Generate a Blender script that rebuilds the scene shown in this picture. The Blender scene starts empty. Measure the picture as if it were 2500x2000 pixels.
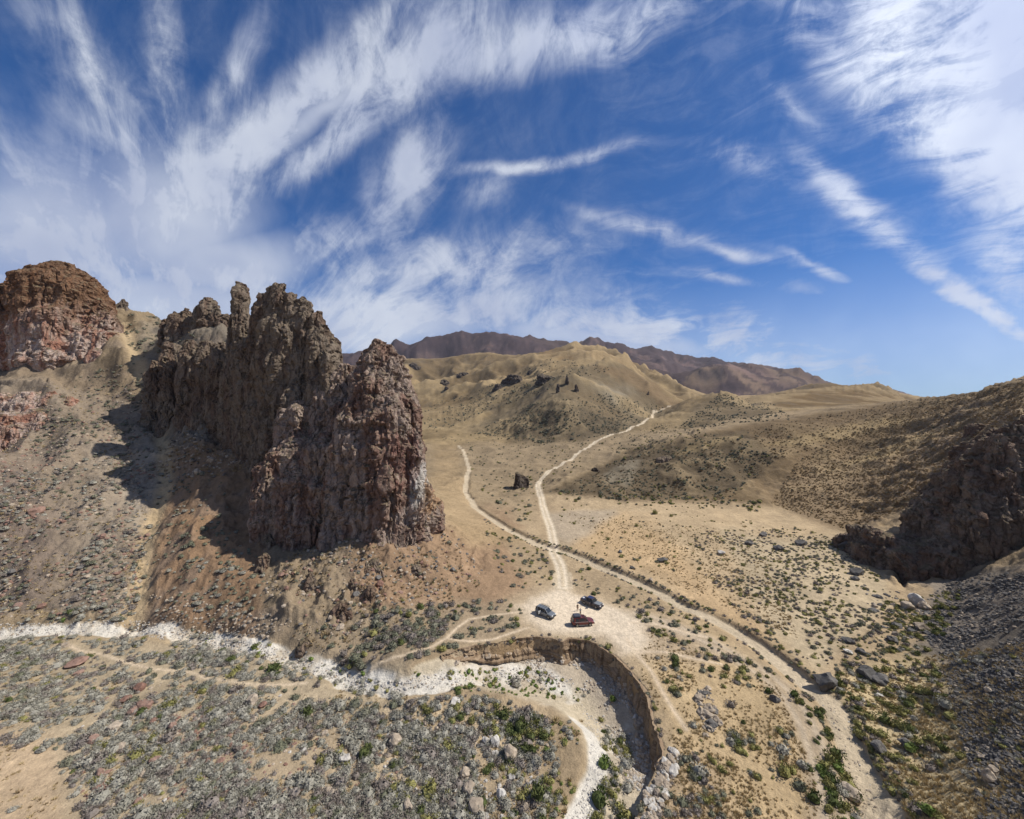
import bpy, bmesh, math, random
import numpy as np
from mathutils import Vector, Matrix, noise as mnoise
random.seed(7); RNG = np.random.default_rng(11)
scene = bpy.context.scene
COL = scene.collection

# ------------------------------------------------------------------ camera
FPX, CX, CY, CAMZ = 950.0, 1250.0, 1000.0, 50.0      # focal length in photo pixels, principal point, height above the wash
cam_d = bpy.data.cameras.new('camera'); cam = bpy.data.objects.new('camera', cam_d); COL.objects.link(cam)
cam_d.sensor_width = 36; cam_d.lens = 36*FPX/2500; cam_d.clip_start = 0.5; cam_d.clip_end = 60000
cam.location = (0, 0, CAMZ); cam.rotation_euler = (math.radians(90), 0, 0)
scene.camera = cam

# ------------------------------------------------------------------ light
SUN_EL, SUN_AZ = math.radians(50), math.radians(88)   # azimuth clockwise from +Y (the view direction)
sun_d = bpy.data.lights.new('sun', 'SUN'); sun = bpy.data.objects.new('sun', sun_d); COL.objects.link(sun)
sun_d.energy = 5.0; sun_d.angle = math.radians(0.53); sun_d.color = (1.0, 0.955, 0.89)
to_sun = Vector((math.sin(SUN_AZ)*math.cos(SUN_EL), math.cos(SUN_AZ)*math.cos(SUN_EL), math.sin(SUN_EL)))
sun.rotation_euler = to_sun.to_track_quat('Z', 'Y').to_euler(); sun.location = (0, 0, 400)
scene.view_settings.view_transform = 'Standard'; scene.view_settings.look = 'None'
scene.view_settings.exposure = 0.28; scene.view_settings.gamma = 1.0
scene.view_settings.use_curve_mapping = False

# ------------------------------------------------------------------ node helpers
class NT:
    def __init__(s, tree): s.t = tree; s.n = tree.nodes; s.l = tree.links
    def node(s, typ, **kw):
        n = s.n.new(typ)
        for k, v in kw.items(): setattr(n, k, v)
        return n
    def put(s, sock, v):
        if isinstance(v, bpy.types.NodeSocket): s.l.new(v, sock)
        elif v is not None: sock.default_value = v
    def math(s, op, a, b=None, c=None, clamp=False):
        n = s.node('ShaderNodeMath', operation=op, use_clamp=clamp)
        s.put(n.inputs[0], a)
        if b is not None: s.put(n.inputs[1], b)
        if c is not None: s.put(n.inputs[2], c)
        return n.outputs[0]
    def vmath(s, op, a, b=None, scale=None):
        n = s.node('ShaderNodeVectorMath', operation=op)
        s.put(n.inputs[0], a)
        if b is not None: s.put(n.inputs[1], b)
        if scale is not None: s.put(n.inputs['Scale'], scale)
        return n.outputs[1] if op in ('LENGTH', 'DOT_PRODUCT') else n.outputs[0]
    def noise(s, vec, scale, detail=4, rough=0.55, dist=0.0, out=0, lac=2.0):
        n = s.node('ShaderNodeTexNoise'); s.put(n.inputs['Vector'], vec)
        s.put(n.inputs['Scale'], scale); n.inputs['Detail'].default_value = detail
        n.inputs['Roughness'].default_value = rough; n.inputs['Distortion'].default_value = dist
        n.inputs['Lacunarity'].default_value = lac
        return n.outputs[out]
    def ramp(s, fac, stops, interp='LINEAR'):
        n = s.node('ShaderNodeValToRGB'); s.put(n.inputs[0], fac); cr = n.color_ramp; cr.interpolation = interp
        while len(cr.elements) < len(stops): cr.elements.new(0.5)
        for e, (p, c) in zip(cr.elements, stops):
            e.position = p; e.color = c if len(c) == 4 else (*c, 1)
        return n.outputs[0]
    def mix(s, fac, a, b, typ='MIX'):
        n = s.node('ShaderNodeMix', data_type='RGBA', blend_type=typ)
        s.put(n.inputs[0], fac); s.put(n.inputs[6], a if isinstance(a, bpy.types.NodeSocket) else (*a, 1) if len(a) == 3 else a)
        s.put(n.inputs[7], b if isinstance(b, bpy.types.NodeSocket) else (*b, 1) if len(b) == 3 else b)
        return n.outputs[2]
    def maprange(s, v, a, b, c=0, d=1, smooth=True):
        n = s.node('ShaderNodeMapRange', interpolation_type='SMOOTHSTEP' if smooth else 'LINEAR')
        for i, x in enumerate((v, a, b, c, d)): s.put(n.inputs[i], x)
        return n.outputs[0]
    def combine(s, x, y, z):
        n = s.node('ShaderNodeCombineXYZ')
        for i, v in enumerate((x, y, z)): s.put(n.inputs[i], v)
        return n.outputs[0]
    def sep(s, v):
        n = s.node('ShaderNodeSeparateXYZ'); s.put(n.inputs[0], v); return n.outputs
    def mapping(s, vec, loc=(0, 0, 0), rot=(0, 0, 0), scale=(1, 1, 1), typ='POINT'):
        n = s.node('ShaderNodeMapping', vector_type=typ); s.put(n.inputs[0], vec)
        n.inputs['Location'].default_value = loc; n.inputs['Rotation'].default_value = rot
        if typ != 'NORMAL' : n.inputs['Scale'].default_value = scale
        return n.outputs[0]

# ------------------------------------------------------------------ world: sky with cirrus
def azel(px, py):
    a = math.atan((px-CX)/FPX); return a, math.atan((CY-py)/FPX*math.cos(a))
world = bpy.data.worlds.new('World'); scene.world = world; world.use_nodes = True
def build_world():
    w = NT(world.node_tree); w.n.clear()
    out = w.node('ShaderNodeOutputWorld'); bg = w.node('ShaderNodeBackground')
    sky = w.node('ShaderNodeTexSky', sky_type='NISHITA'); sky.sun_disc = False
    sky.sun_elevation = SUN_EL; sky.sun_rotation = SUN_AZ; sky.altitude = 1400; sky.air_density = 1.0; sky.dust_density = 0.25; sky.ozone_density = 2.2
    tc = w.node('ShaderNodeTexCoord'); x, y, z = w.sep(tc.outputs['Generated'])[:3]
    az = w.math('ARCTAN2', x, y); el = w.math('ARCSINE', z)
    p0 = w.combine(az, el, 0.0)
    # domain warp
    wn = w.noise(p0, 2.2, 3, 0.6, out=1)
    p = w.vmath('ADD', p0, w.vmath('SCALE', w.vmath('SUBTRACT', wn, (0.5, 0.5, 0.5)), scale=0.11))
    # cloud banks: px, py, half length, half width, angle (up-right positive), strength
    blobs = [(160,600,430,270,0,1.0),(420,500,330,220,25,.9),(520,660,300,120,0,.85),(700,290,560,105,38,.95),(960,180,420,130,30,.9),(1300,110,430,100,10,.85),
             (1100,110,340,160,15,.65),(225,190,330,45,-70,.75),(120,60,200,90,-30,.4),(400,150,330,60,-86,.55),(540,240,290,60,62,.6),(300,330,260,170,-60,.6),(820,350,340,60,42,.75),(1010,430,200,100,60,.8),(1180,480,120,70,20,.45),
             (1300,410,340,30,10,.7),(40,420,220,50,-65,.55),(950,560,190,80,-70,.65),(1120,660,460,110,8,.75),(850,600,260,90,10,.55),(900,790,760,130,4,.9),(1500,800,620,110,-6,.75),(300,730,600,130,0,.8),(1900,900,620,150,-8,.6),
             (1560,560,280,34,-12,.62),(1780,610,240,22,-18,.6),(1980,665,170,18,-24,.6),(1800,410,220,50,-22,.42),(2100,530,280,60,-38,.75),(2280,690,220,50,-42,.62),(2180,600,220,90,-30,.35),
             (2390,760,280,42,-30,.95),(1760,675,190,20,-12,.5),(2000,720,160,28,-14,.35),(2230,120,440,260,-50,.9),(2440,330,360,220,-60,1.05),(2060,170,280,120,-40,.62),(2480,60,350,280,0,1.05),(2330,400,240,120,-60,.62),(2440,640,280,150,-60,.55),(1930,280,220,50,-35,.32),(1960,20,260,60,0,.42)]
    tot = None
    for (bx, by, hl, hw, ang, st) in blobs:
        a0, e0 = azel(bx, by); r = math.radians(ang); L = 40.0
        a1, e1 = azel(bx+L*math.cos(r), by-L*math.sin(r)); a2, e2 = azel(bx-L*math.sin(r), by-L*math.cos(r))
        s1 = math.hypot(a1-a0, e1-e0)/L; s2 = math.hypot(a2-a0, e2-e0)/L
        ml = w.mapping(p, loc=(a0, e0, 0), rot=(0, 0, math.atan2(e1-e0, a1-a0)), scale=(hl*s1*1.25, hw*s2*1.25, 1), typ='TEXTURE')
        g = w.node('ShaderNodeTexGradient', gradient_type='SPHERICAL'); w.put(g.inputs[0], ml)
        v = w.math('MULTIPLY', g.outputs['Fac'], st*1.15)
        tot = v if tot is None else w.math('SMOOTH_MAX', tot, v, 0.25)
    # everywhere else (behind and above the frame) thin streaky cirrus of its own
    wide = w.noise(w.mapping(p0, scale=(1.0, 2.2, 1)), 1.1, 2, 0.5)
    behind = w.maprange(w.math('ABSOLUTE', az), 0.98, 1.3)
    above = w.maprange(el, 0.72, 0.95)
    outw = w.math('MAXIMUM', behind, above)
    tot = w.math('MAXIMUM', tot, w.math('MULTIPLY', outw, w.maprange(wide, 0.40, 0.68, 0, .8)))
    # fibres: left bank radiates from a point on the left horizon, right bank runs down to the right
    a0, e0 = azel(430, 900)
    dx = w.math('SUBTRACT', w.sep(p)[0], a0); dy = w.math('SUBTRACT', w.sep(p)[1], e0)
    th = w.math('ARCTAN2', dx, w.math('ADD', dy, 0.12)); rr = w.math('LOGARITHM', w.math('ADD', w.vmath('LENGTH', w.combine(dx, dy, 0.0)), 0.2), 2.718)
    fl = w.noise(w.combine(w.math('MULTIPLY', th, 6.0), w.math('MULTIPLY', rr, 2.6), 0.0), 1.6, 10, 0.66, 0.5)
    fr = w.noise(w.mapping(p, rot=(0, 0, math.radians(32)), scale=(1.7, 6.5, 1)), 4.2, 10, 0.66, 0.9)
    fib = w.mix(w.maprange(az, 0.05, 0.35), fl, fr)
    fine = w.noise(p, 7.0, 10, 0.70, 0.8)
    wisp = w.noise(w.vmath('ADD', p0, w.vmath('SCALE', w.vmath('SUBTRACT', w.noise(p0, 7.0, 4, .6, out=1), (0.5, 0.5, 0.5)), scale=0.10)), 22.0, 6, 0.6, 0.6)
    nn = w.math('ADD', w.math('MULTIPLY', w.maprange(fib, .30, .70), .50), w.math('MULTIPLY', w.maprange(fine, .32, .68), .38))
    nn = w.math('ADD', nn, w.math('MULTIPLY', w.maprange(wisp, .3, .7), .12))
    dens = w.maprange(w.math('MULTIPLY', tot, w.math('ADD', .34, w.math('MULTIPLY', nn, 1.55))), 0.10, 1.10, 0, 1, True)
    bk = None
    for (bx, by, hl, hw, ang) in [(120,560,430,250,0),(420,540,300,210,15),(560,640,260,100,0),(300,740,700,110,0),(900,800,620,80,3),(1450,830,500,60,-6),(2460,160,230,330,-60),(780,280,330,60,40)]:
        a0, e0 = azel(bx, by); r = math.radians(ang); a1, e1 = azel(bx+40*math.cos(r), by-40*math.sin(r)); a2, e2 = azel(bx-40*math.sin(r), by-40*math.cos(r))
        g = w.node('ShaderNodeTexGradient', gradient_type='SPHERICAL'); w.put(g.inputs[0], w.mapping(p, loc=(a0, e0, 0), rot=(0, 0, math.atan2(e1-e0, a1-a0)), scale=(hl*1.3*math.hypot(a1-a0, e1-e0)/40, hw*1.3*math.hypot(a2-a0, e2-e0)/40, 1), typ='TEXTURE'))
        bk = g.outputs['Fac'] if bk is None else w.math('MAXIMUM', bk, g.outputs['Fac'])
    puff = w.noise(p, 2.6, 9, .6, .4)
    dens = w.math('MAXIMUM', dens, w.math('MULTIPLY', w.maprange(w.math('ADD', bk, w.math('MULTIPLY', w.math('SUBTRACT', puff, .5), 1.1)), .18, .85), .86))
    lowhaze = w.maprange(el, 0.34, 0.0, 0, 0.66)
    dens = w.math('MAXIMUM', dens, lowhaze)
    # colours
    skyc = w.vmath('SCALE', w.vmath('MULTIPLY', sky.outputs[0], (0.26, 0.90, 1.62)), scale=0.050)
    sd = w.vmath('DOT_PRODUCT', tc.outputs['Generated'], tuple(to_sun))
    glow = w.maprange(sd, 0.45, 1.0, 0, 0.40)
    shade = w.noise(p, 3.0, 4, 0.6)
    cc = w.mix(w.maprange(shade, 0.3, 0.7), (0.50, 0.56, 0.74), (0.78, 0.83, 0.93))
    cc = w.vmath('SCALE', cc, scale=w.math('ADD', 0.74, glow))
    fin = w.mix(w.math('MULTIPLY', dens, 0.93), skyc, cc)
    w.put(bg.inputs['Color'], fin); bg.inputs['Strength'].default_value = 1.0
    w.l.new(bg.outputs[0], out.inputs[0])
build_world()

HAZE = 0.000028
# ------------------------------------------------------------------ numpy noise
def _hash(ix, iy, iz, seed):
    h = (ix.astype(np.uint32)*np.uint32(374761393) + iy.astype(np.uint32)*np.uint32(668265263)
         + iz.astype(np.uint32)*np.uint32(2147483647) + np.uint32(seed*1013904223 & 0xffffffff))
    h = (h ^ (h >> np.uint32(13)))*np.uint32(1274126177)
    h = (h ^ (h >> np.uint32(16)))*np.uint32(2246822519)
    return ((h ^ (h >> np.uint32(15))) & np.uint32(0xffffff)).astype(np.float32)/np.float32(0xffffff)
def vnoise(x, y, z=None, seed=0):
    x = np.asarray(x, np.float32); y = np.asarray(y, np.float32)
    xi = np.floor(x).astype(np.int32); yi = np.floor(y).astype(np.int32); fx = x-xi; fy = y-yi
    fx = fx*fx*fx*(fx*(fx*6-15)+10); fy = fy*fy*fy*(fy*(fy*6-15)+10)
    def layer(zi):
        a = _hash(xi, yi, zi, seed); b = _hash(xi+1, yi, zi, seed); c = _hash(xi, yi+1, zi, seed); d = _hash(xi+1, yi+1, zi, seed)
        return (a+(b-a)*fx)*(1-fy)+(c+(d-c)*fx)*fy
    if z is None: return layer(np.zeros_like(xi))*2-1
    z = np.asarray(z, np.float32); zi = np.floor(z).astype(np.int32); fz = z-zi; fz = fz*fz*(3-2*fz)
    l0 = layer(zi); return (l0+(layer(zi+1)-l0)*fz)*2-1
def fbm(x, y, z=None, octv=5, seed=0, gain=.5, ridged=False):
    t = 0; a = 1.0; s = 0
    for o in range(octv):
        n = vnoise(x, y, z, seed+o*17)
        if ridged: n = 1-2*np.abs(n)
        t = t+n*a; s += a; a *= gain
        c, sn = 1.62, 1.18
        x, y = x*c+y*sn+3.7, -x*sn+y*c+1.3
        if z is not None: z = z*2.03+5.1
    return t/s
def sst(v, a, b):
    t = np.clip((v-a)/(b-a), 0, 1); return t*t*(3-2*t)

# ------------------------------------------------------------------ terrain heights
def P(px, py, d): return (px, d, CAMZ+(CY-py)/FPX*d)
def F(px, d, z): return (px, d, z)
CP = []
for px in (-1100, -500):
    CP += [F(px,14,1),F(px,40,0),F(px,88,0),F(px,110,13),F(px,150,40),F(px,200,72),F(px,280,100),F(px,600,120),F(px,1600,150),F(px,6000,150)]
CP += [F(-150,60,0),F(-150,95,1),F(-150,112,15),F(-150,140,36),F(-150,175,60),F(-150,200,74),F(-150,240,100),F(-150,600,120)]
CP += [F(0,14,1),F(0,30,.5),F(0,50,-.3),F(0,70,-1),P(0,1545,90),F(0,97,1),F(0,111,15),F(0,140,35),F(0,175,59),F(0,195,72),F(0,230,96),F(0,270,102),F(0,600,110),F(0,1600,120),F(0,6000,120)]
CP += [P(0,1108,149),P(0,1090,155),P(0,950,167),P(110,1065,156),P(120,945,170),P(185,1010,163),P(-150,1115,149),P(-150,955,166)]
CP += [F(150,60,-.5),P(150,1530,92),F(150,100,3),F(150,115,15),F(150,145,36),F(150,180,60),P(150,905,190),F(150,240,100)]
CP += [P(280,1520,93),F(280,100,3),F(280,120,17),F(280,150,36),F(280,180,57),P(295,860,190),P(290,810,210),P(300,768,232),F(300,290,104),F(300,700,90)]
CP += [P(340,1528,92),F(340,105,6),F(345,130,22),F(340,160,41),P(330,900,187),P(340,830,205),P(345,785,228)]
CP += [F(400,50,-.4),F(400,70,-.8),P(400,1540,90),F(400,100,4),F(400,120,17),F(400,150,36),F(400,175,52),P(400,890,190),P(400,850,206),P(400,800,225),F(400,290,90),F(400,700,70)]
CP += [P(400,965,176),P(400,850,184),P(405,805,200),P(470,1550,88),F(470,110,12),F(480,150,38),P(470,1005,165),P(470,850,172),P(470,815,184),P(470,785,198),F(470,250,90),F(470,350,60)]
CP += [P(550,1560,86),F(550,100,6.5),F(550,125,22),F(550,145,34),F(550,155,40),P(555,1000,157),P(555,865,164),P(545,825,174),P(540,795,188),F(550,220,88),F(550,300,55),F(550,700,60),F(550,6000,120)]
CP += [F(600,14,1),F(600,30,0.8),F(600,50,.3),F(600,65,0),F(700,72,-.8),P(700,1590,80),F(700,90,5),P(700,1345,109),F(700,117,12),F(790,115,12),P(640,1345,111),F(640,124,19),F(700,132,24),F(700,150,45),F(700,175,50),F(700,230,35),F(700,400,18),F(700,900,60)]
CP += [P(850,1640,75),P(850,1500,88),P(850,1390,99),P(850,1320,107),F(850,125,20),F(850,150,25),F(850,200,18),F(850,300,8),F(850,600,12),F(850,1200,80)]
CP += [F(1000,60,-.5),P(1000,1614,73),P(1000,1560,80),P(1000,1450,96),P(1000,1330,111),P(1040,1270,124),F(1000,140,13),F(1000,170,10),F(1000,220,7),F(1000,300,5),F(1000,450,6)]
CP += [F(1100,78,2.3),F(1100,100,3.4),P(1100,1330,116),F(1100,150,7),F(1120,200,3),F(1100,300,3),P(1100,1090,480),P(1080,1030,800),P(1080,985,1050),P(1100,930,1300),P(1050,905,1450),P(1000,880,1500),P(1120,875,1600),P(1180,862,1700),F(1150,2200,220),F(1000,6000,120),F(1050,700,16)]
CP += [F(1250,14,1),F(1250,40,-.5),F(1250,60,-.5),F(1250,70,1.6),F(1250,80,2),F(1250,100,2),F(1250,130,2),F(1250,182,2),F(1250,300,2.6),P(1250,1060,560),P(1250,1000,720),P(1280,955,850),P(1310,925,1050),P(1260,905,1200),P(1250,880,1450),P(1290,870,1600),F(1250,2200,200),P(1200,1040,640),P(1180,985,900)]
CP += [P(1370,1055,500),P(1370,1000,560),P(1370,960,620),P(1390,925,700),P(1430,900,780),P(1470,888,850),P(1550,905,850),P(1600,945,800),P(1650,988,840),P(1290,1000,680),P(1450,1040,520),P(1530,1020,600),P(1450,960,660),P(1530,950,740)]
CP += [P(1380,846,1450),P(1460,862,1450),P(1540,890,1350),P(1600,930,1300),F(1400,2200,200),F(1400,1080,160)]
CP += [P(1450,1085,430),P(1450,1150,290),P(1600,1025,680),P(1640,997,900),P(1690,985,1150),P(1670,958,1500),F(1650,2300,130),F(1380,100,2),F(1380,130,2),F(1380,180,2),F(1380,230,2.2),F(1540,170,2),F(1500,350,8)]
CP += [F(1550,50,.6),F(1550,75,2),F(1550,95,2),F(1550,130,2),P(1550,1215,208),P(1550,1175,225),P(1540,1130,262),F(1540,310,9),P(1550,1085,400),P(1400,1190,232),P(1420,1150,262),F(1420,300,4)]
CP += [F(1700,65,2),F(1700,90,2),F(1700,130,2),F(1700,180,2.2),P(1700,1215,212),P(1700,1150,240),P(1700,1090,280),P(1720,1050,310),F(1720,370,27),P(1700,1045,480),P(1700,1000,600),P(1760,963,700),P(1680,985,680),F(1750,850,55),P(1830,1000,720)]
CP += [F(1900,30,1.5),F(1900,60,1.5),F(1900,90,1.7),F(1900,130,2),P(1900,1240,195),P(1900,1150,230),P(1900,1080,280),P(1900,1035,340),F(1900,450,42),P(1900,1005,700),P(1900,965,1000),P(2000,937,1250),P(2100,950,1200),P(1880,975,1100),P(2200,980,1100),F(2000,2000,60),F(2000,6000,80)]
CP += [F(2100,50,.8),F(2100,80,1.6),F(2100,115,1.8),P(2100,1280,160),P(2100,1200,195),P(2100,1100,260),P(2100,1030,340),P(2100,990,450),F(2100,620,50)]
CP += [F(2300,40,5.5),F(2300,50,3),F(2300,70,2.6),F(2300,90,2.3),P(2270,1420,107),P(2180,1420,110),P(2270,1225,142),P(2300,1110,190),P(2300,1030,260),P(2300,970,400),F(2300,560,52),P(2350,1140,150)]
CP += [F(2500,14,13),F(2500,25,11),F(2500,34,8),P(2500,1850,46),P(2500,1700,53),P(2500,1500,70),P(2500,1390,92),F(2500,106,12),F(2500,114,16),F(2400,104,7),F(2400,113,9),P(2400,1080,133),F(2200,112,-1),F(2200,119,0),P(2200,1303,134),F(2300,104,2),F(2300,115,3),P(2300,1222,135),F(2100,128,1),P(2100,1298,143),P(2500,1040,128),P(2480,1005,165),P(2480,940,260),F(2500,400,74),F(2500,700,65),F(2500,6000,90)]
for px in (3000, 3700):
    CP += [F(px,14,18),F(px,40,22),F(px,80,32),F(px,120,55),F(px,200,74),F(px,400,80),F(px,1000,70),F(px,6000,90)]
cp = np.array(CP, float)
def qco(px, d): return np.stack([(px-CX)/FPX*1.25, np.log(d)], -1)
A = qco(cp[:, 0], cp[:, 1]); qv = (cp[:, 2]-2.0)/(cp[:, 1]+15)
def kern(r): return np.sqrt(r*r+0.02**2)
K = kern(np.linalg.norm(A[:, None]-A[None], axis=-1))
n = len(A); M = np.zeros((n+3, n+3)); M[:n, :n] = K; M[:n, n] = 1; M[:n, n+1:] = A; M[n, :n] = 1; M[n+1:, :n] = A.T
M[:n, :n] += np.eye(n)*-0.001
wts = np.linalg.solve(M, np.concatenate([qv, [0, 0, 0]]))
GU = np.linspace(-2.5, 2.7, 330); GV = np.linspace(math.log(13), math.log(9000), 330)
gu, gv = np.meshgrid(GU, GV); Q = np.stack([gu.ravel()*1.25, gv.ravel()], -1)
qgrid = np.concatenate([kern(np.linalg.norm(c[:, None]-A[None], axis=-1))@wts[:n] for c in np.array_split(Q, 40)])
qgrid = (qgrid+wts[n]+Q@wts[n+1:]).reshape(gu.shape)
def bilin(grid, gx, gy, x, y):
    fx = np.clip((x-gx[0])/(gx[1]-gx[0]), 0, len(gx)-1.001); fy = np.clip((y-gy[0])/(gy[1]-gy[0]), 0, len(gy)-1.001)
    i = fx.astype(int); j = fy.astype(int); fx = fx-i; fy = fy-j
    return (grid[j, i]*(1-fx)+grid[j, i+1]*fx)*(1-fy)+(grid[j+1, i]*(1-fx)+grid[j+1, i+1]*fx)*fy
def Hbase(X, Y):
    Y = np.maximum(Y, 13.0); u = X/Y
    return bilin(qgrid, GU, GV, u, np.log(Y))*(Y+15)+2.0
# ray from the camera to the smooth base terrain, to turn a sighted point into a place
_VD = np.exp(np.linspace(math.log(20), math.log(3000), 2500))
def base_at(px, py):
    X = (px-CX)/FPX*_VD; z = Hbase(X, _VD); s = CY-(z-CAMZ)/_VD*FPX
    k = np.argmax(np.minimum.accumulate(s) <= py) if (s <= py).any() else len(_VD)-1
    if k > 0:
        t = (s[k-1]-py)/max(s[k-1]-s[k], 1e-6); t = min(max(t, 0), 1); d = _VD[k-1]+(_VD[k]-_VD[k-1])*t
    else: d = _VD[0]
    return ((px-CX)/FPX*d, d)
def wline(pts): return np.array([base_at(*p[:2]) for p in pts])
def seg_dist(X, Y, pts, closed=False):
    """distance to a polyline, signed side (+ left of travel), parameter along it"""
    best = np.full(X.shape, 1e9, np.float32); side = np.zeros(X.shape, np.float32); par = np.zeros(X.shape, np.float32)
    m = len(pts); L = 0
    for i in range(m if closed else m-1):
        a = pts[i]; b = pts[(i+1) % m]; dx, dy = b[0]-a[0], b[1]-a[1]; l2 = dx*dx+dy*dy+1e-9
        t = np.clip(((X-a[0])*dx+(Y-a[1])*dy)/l2, 0, 1); ex = X-(a[0]+t*dx); ey = Y-(a[1]+t*dy); d = np.sqrt(ex*ex+ey*ey)
        k = d < best; best = np.where(k, d, best); cr = dx*ey-dy*ex
        side = np.where(k, np.sign(cr), side); par = np.where(k, i+t, par)
    return best, side, par
def inside(X, Y, pts):
    c = np.zeros(X.shape, bool); m = len(pts)
    for i in range(m):
        x1, y1 = pts[i]; x2, y2 = pts[(i+1) % m]
        if y1 == y2: continue
        c ^= ((y1 > Y) != (y2 > Y)) & (X < (x2-x1)*(Y-y1)/(y2-y1)+x1)
    return c
def poly_sd(X, Y, pts):
    d, _, _ = seg_dist(X, Y, pts, True); return np.where(inside(X, Y, pts), d, -d)

ROAD = [(1374,1432),(1373,1406),(1367,1378),(1353,1350),(1352,1323),(1345,1289),(1334,1259),(1323,1225),(1315,1196),(1313,1181),(1325,1166),(1354,1147),(1388,1131),(1414,1110),(1443,1088),(1466,1075),(1507,1060),(1547,1045),(1573,1032),(1596,1014),(1636,997)]
WASH_L = [(-300,1560),(0,1547),(150,1532),(320,1522),(480,1545),(640,1574),(720,1600),(800,1628),(880,1660),(960,1672),(1060,1655),(1180,1632)]
WASH_R = [(1120,1090),(1132,1106),(1146,1142),(1142,1164),(1136,1197),(1150,1225),(1172,1247),(1200,1264),(1234,1286),(1273,1306),(1306,1323),(1339,1334),(1378,1344),(1420,1359),(1476,1384),(1531,1406),(1587,1432),(1643,1462),(1700,1492),(1800,1537),(1870,1582),(1939,1636),(1995,1684),(2023,1708),(2050,1748),(2075,1800),(2096,1852),(2120,1904),(2148,1957),(2175,2020),(2230,2120)]
TRACK_R = [(1560,1500),(1640,1530),(1720,1560),(1800,1609),(1870,1650),(1932,1706),(1967,1765),(1995,1835),(2023,1922),(2040,2000),(2070,2100)]
WASH_C = [(1410,1725),(1440,1760),(1458,1800),(1462,1850),(1448,1910),(1425,1960),(1395,2010),(1350,2100)]
LIP = [(1075,1600),(1110,1588),(1162,1574),(1211,1571),(1260,1558),(1308,1553),(1354,1558),(1373,1568),(1386,1557),(1429,1561),(1468,1577),(1503,1600),(1532,1629),(1558,1661),(1579,1686),(1589,1721),(1596,1760),(1608,1792),(1622,1826),(1600,1880)]
PATHS = [[(900,1637),(922,1626),(987,1600),(1052,1580),(1091,1558),(1117,1532),(1146,1512),(1200,1504),(1260,1496)],[(1091,1558),(1120,1564),(1149,1566),(1200,1562),(1250,1545),(1290,1532)],
         [(1530,1560),(1560,1606),(1590,1640),(1615,1685),(1640,1727),(1675,1780)],[(163,1570),(194,1588),(250,1597),(376,1635),(470,1641),(500,1656),(558,1662),(616,1671),(674,1672),(746,1668)],
         [(1540,1520),(1600,1524),(1660,1540),(1720,1556)],[(1555,1590),(1620,1592),(1690,1608),(1760,1622)]]
LOT = [(1278,1480),(1300,1462),(1330,1450),(1365,1436),(1385,1436),(1400,1455),(1440,1462),(1490,1480),(1530,1500),(1562,1520),(1570,1560),(1560,1590),(1530,1590),(1500,1572),(1470,1552),(1430,1545),(1380,1542),(1330,1535),(1290,1515)]
wROAD, wWL, wWR, wTR, wWC, wLIP, wLOT = map(wline, (ROAD, WASH_L, WASH_R, TRACK_R, WASH_C, LIP, LOT))
wPATHS = [wline(p) for p in PATHS]
BASIN = LIP + [(1560,1960),(1540,2100),(1330,2100),(1390,1960),(1420,1860),(1400,1780),(1340,1735),(1240,1705),(1130,1690),(1020,1690),(985,1640)]
wBASIN = wline(BASIN); INNER = wline(BASIN[len(LIP)+1:])
GULLY = wline([(300,800),(330,880),(378,980),(402,1080),(405,1180),(372,1250),(350,1340),(340,1430),(325,1510)])
SKY_M = np.array([(-2000,900),(500,900),(820,866),(870,858),(930,864),(960,834),(1000,838),(1040,826),(1080,824),(1130,812),(1170,816),(1190,810),(1240,816),(1280,822),(1330,830),(1390,838),(1400,842),(1440,829),(1460,832),(1478,838),(1510,838),(1540,848),(1600,855),(1650,866),(1700,876),(1745,874),(1790,884),(1830,888),(1870,892),(1900,899),(1945,900),(1975,912),(2010,932),(2060,946),(2180,952),(2240,968),(2300,985),(2600,1000),(4000,960)], float)
SKY_N = np.array([(-2000,1020),(1000,1010),(1150,880),(1200,872),(1240,868),(1300,880),(1400,900),(1500,878),(1560,885),(1600,900),(1640,915),(1700,905),(1760,893),(1800,885),(1850,893),(1900,905),(1950,903),(2000,925),(2060,960),(2200,1000),(4000,1010)], float)

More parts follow.
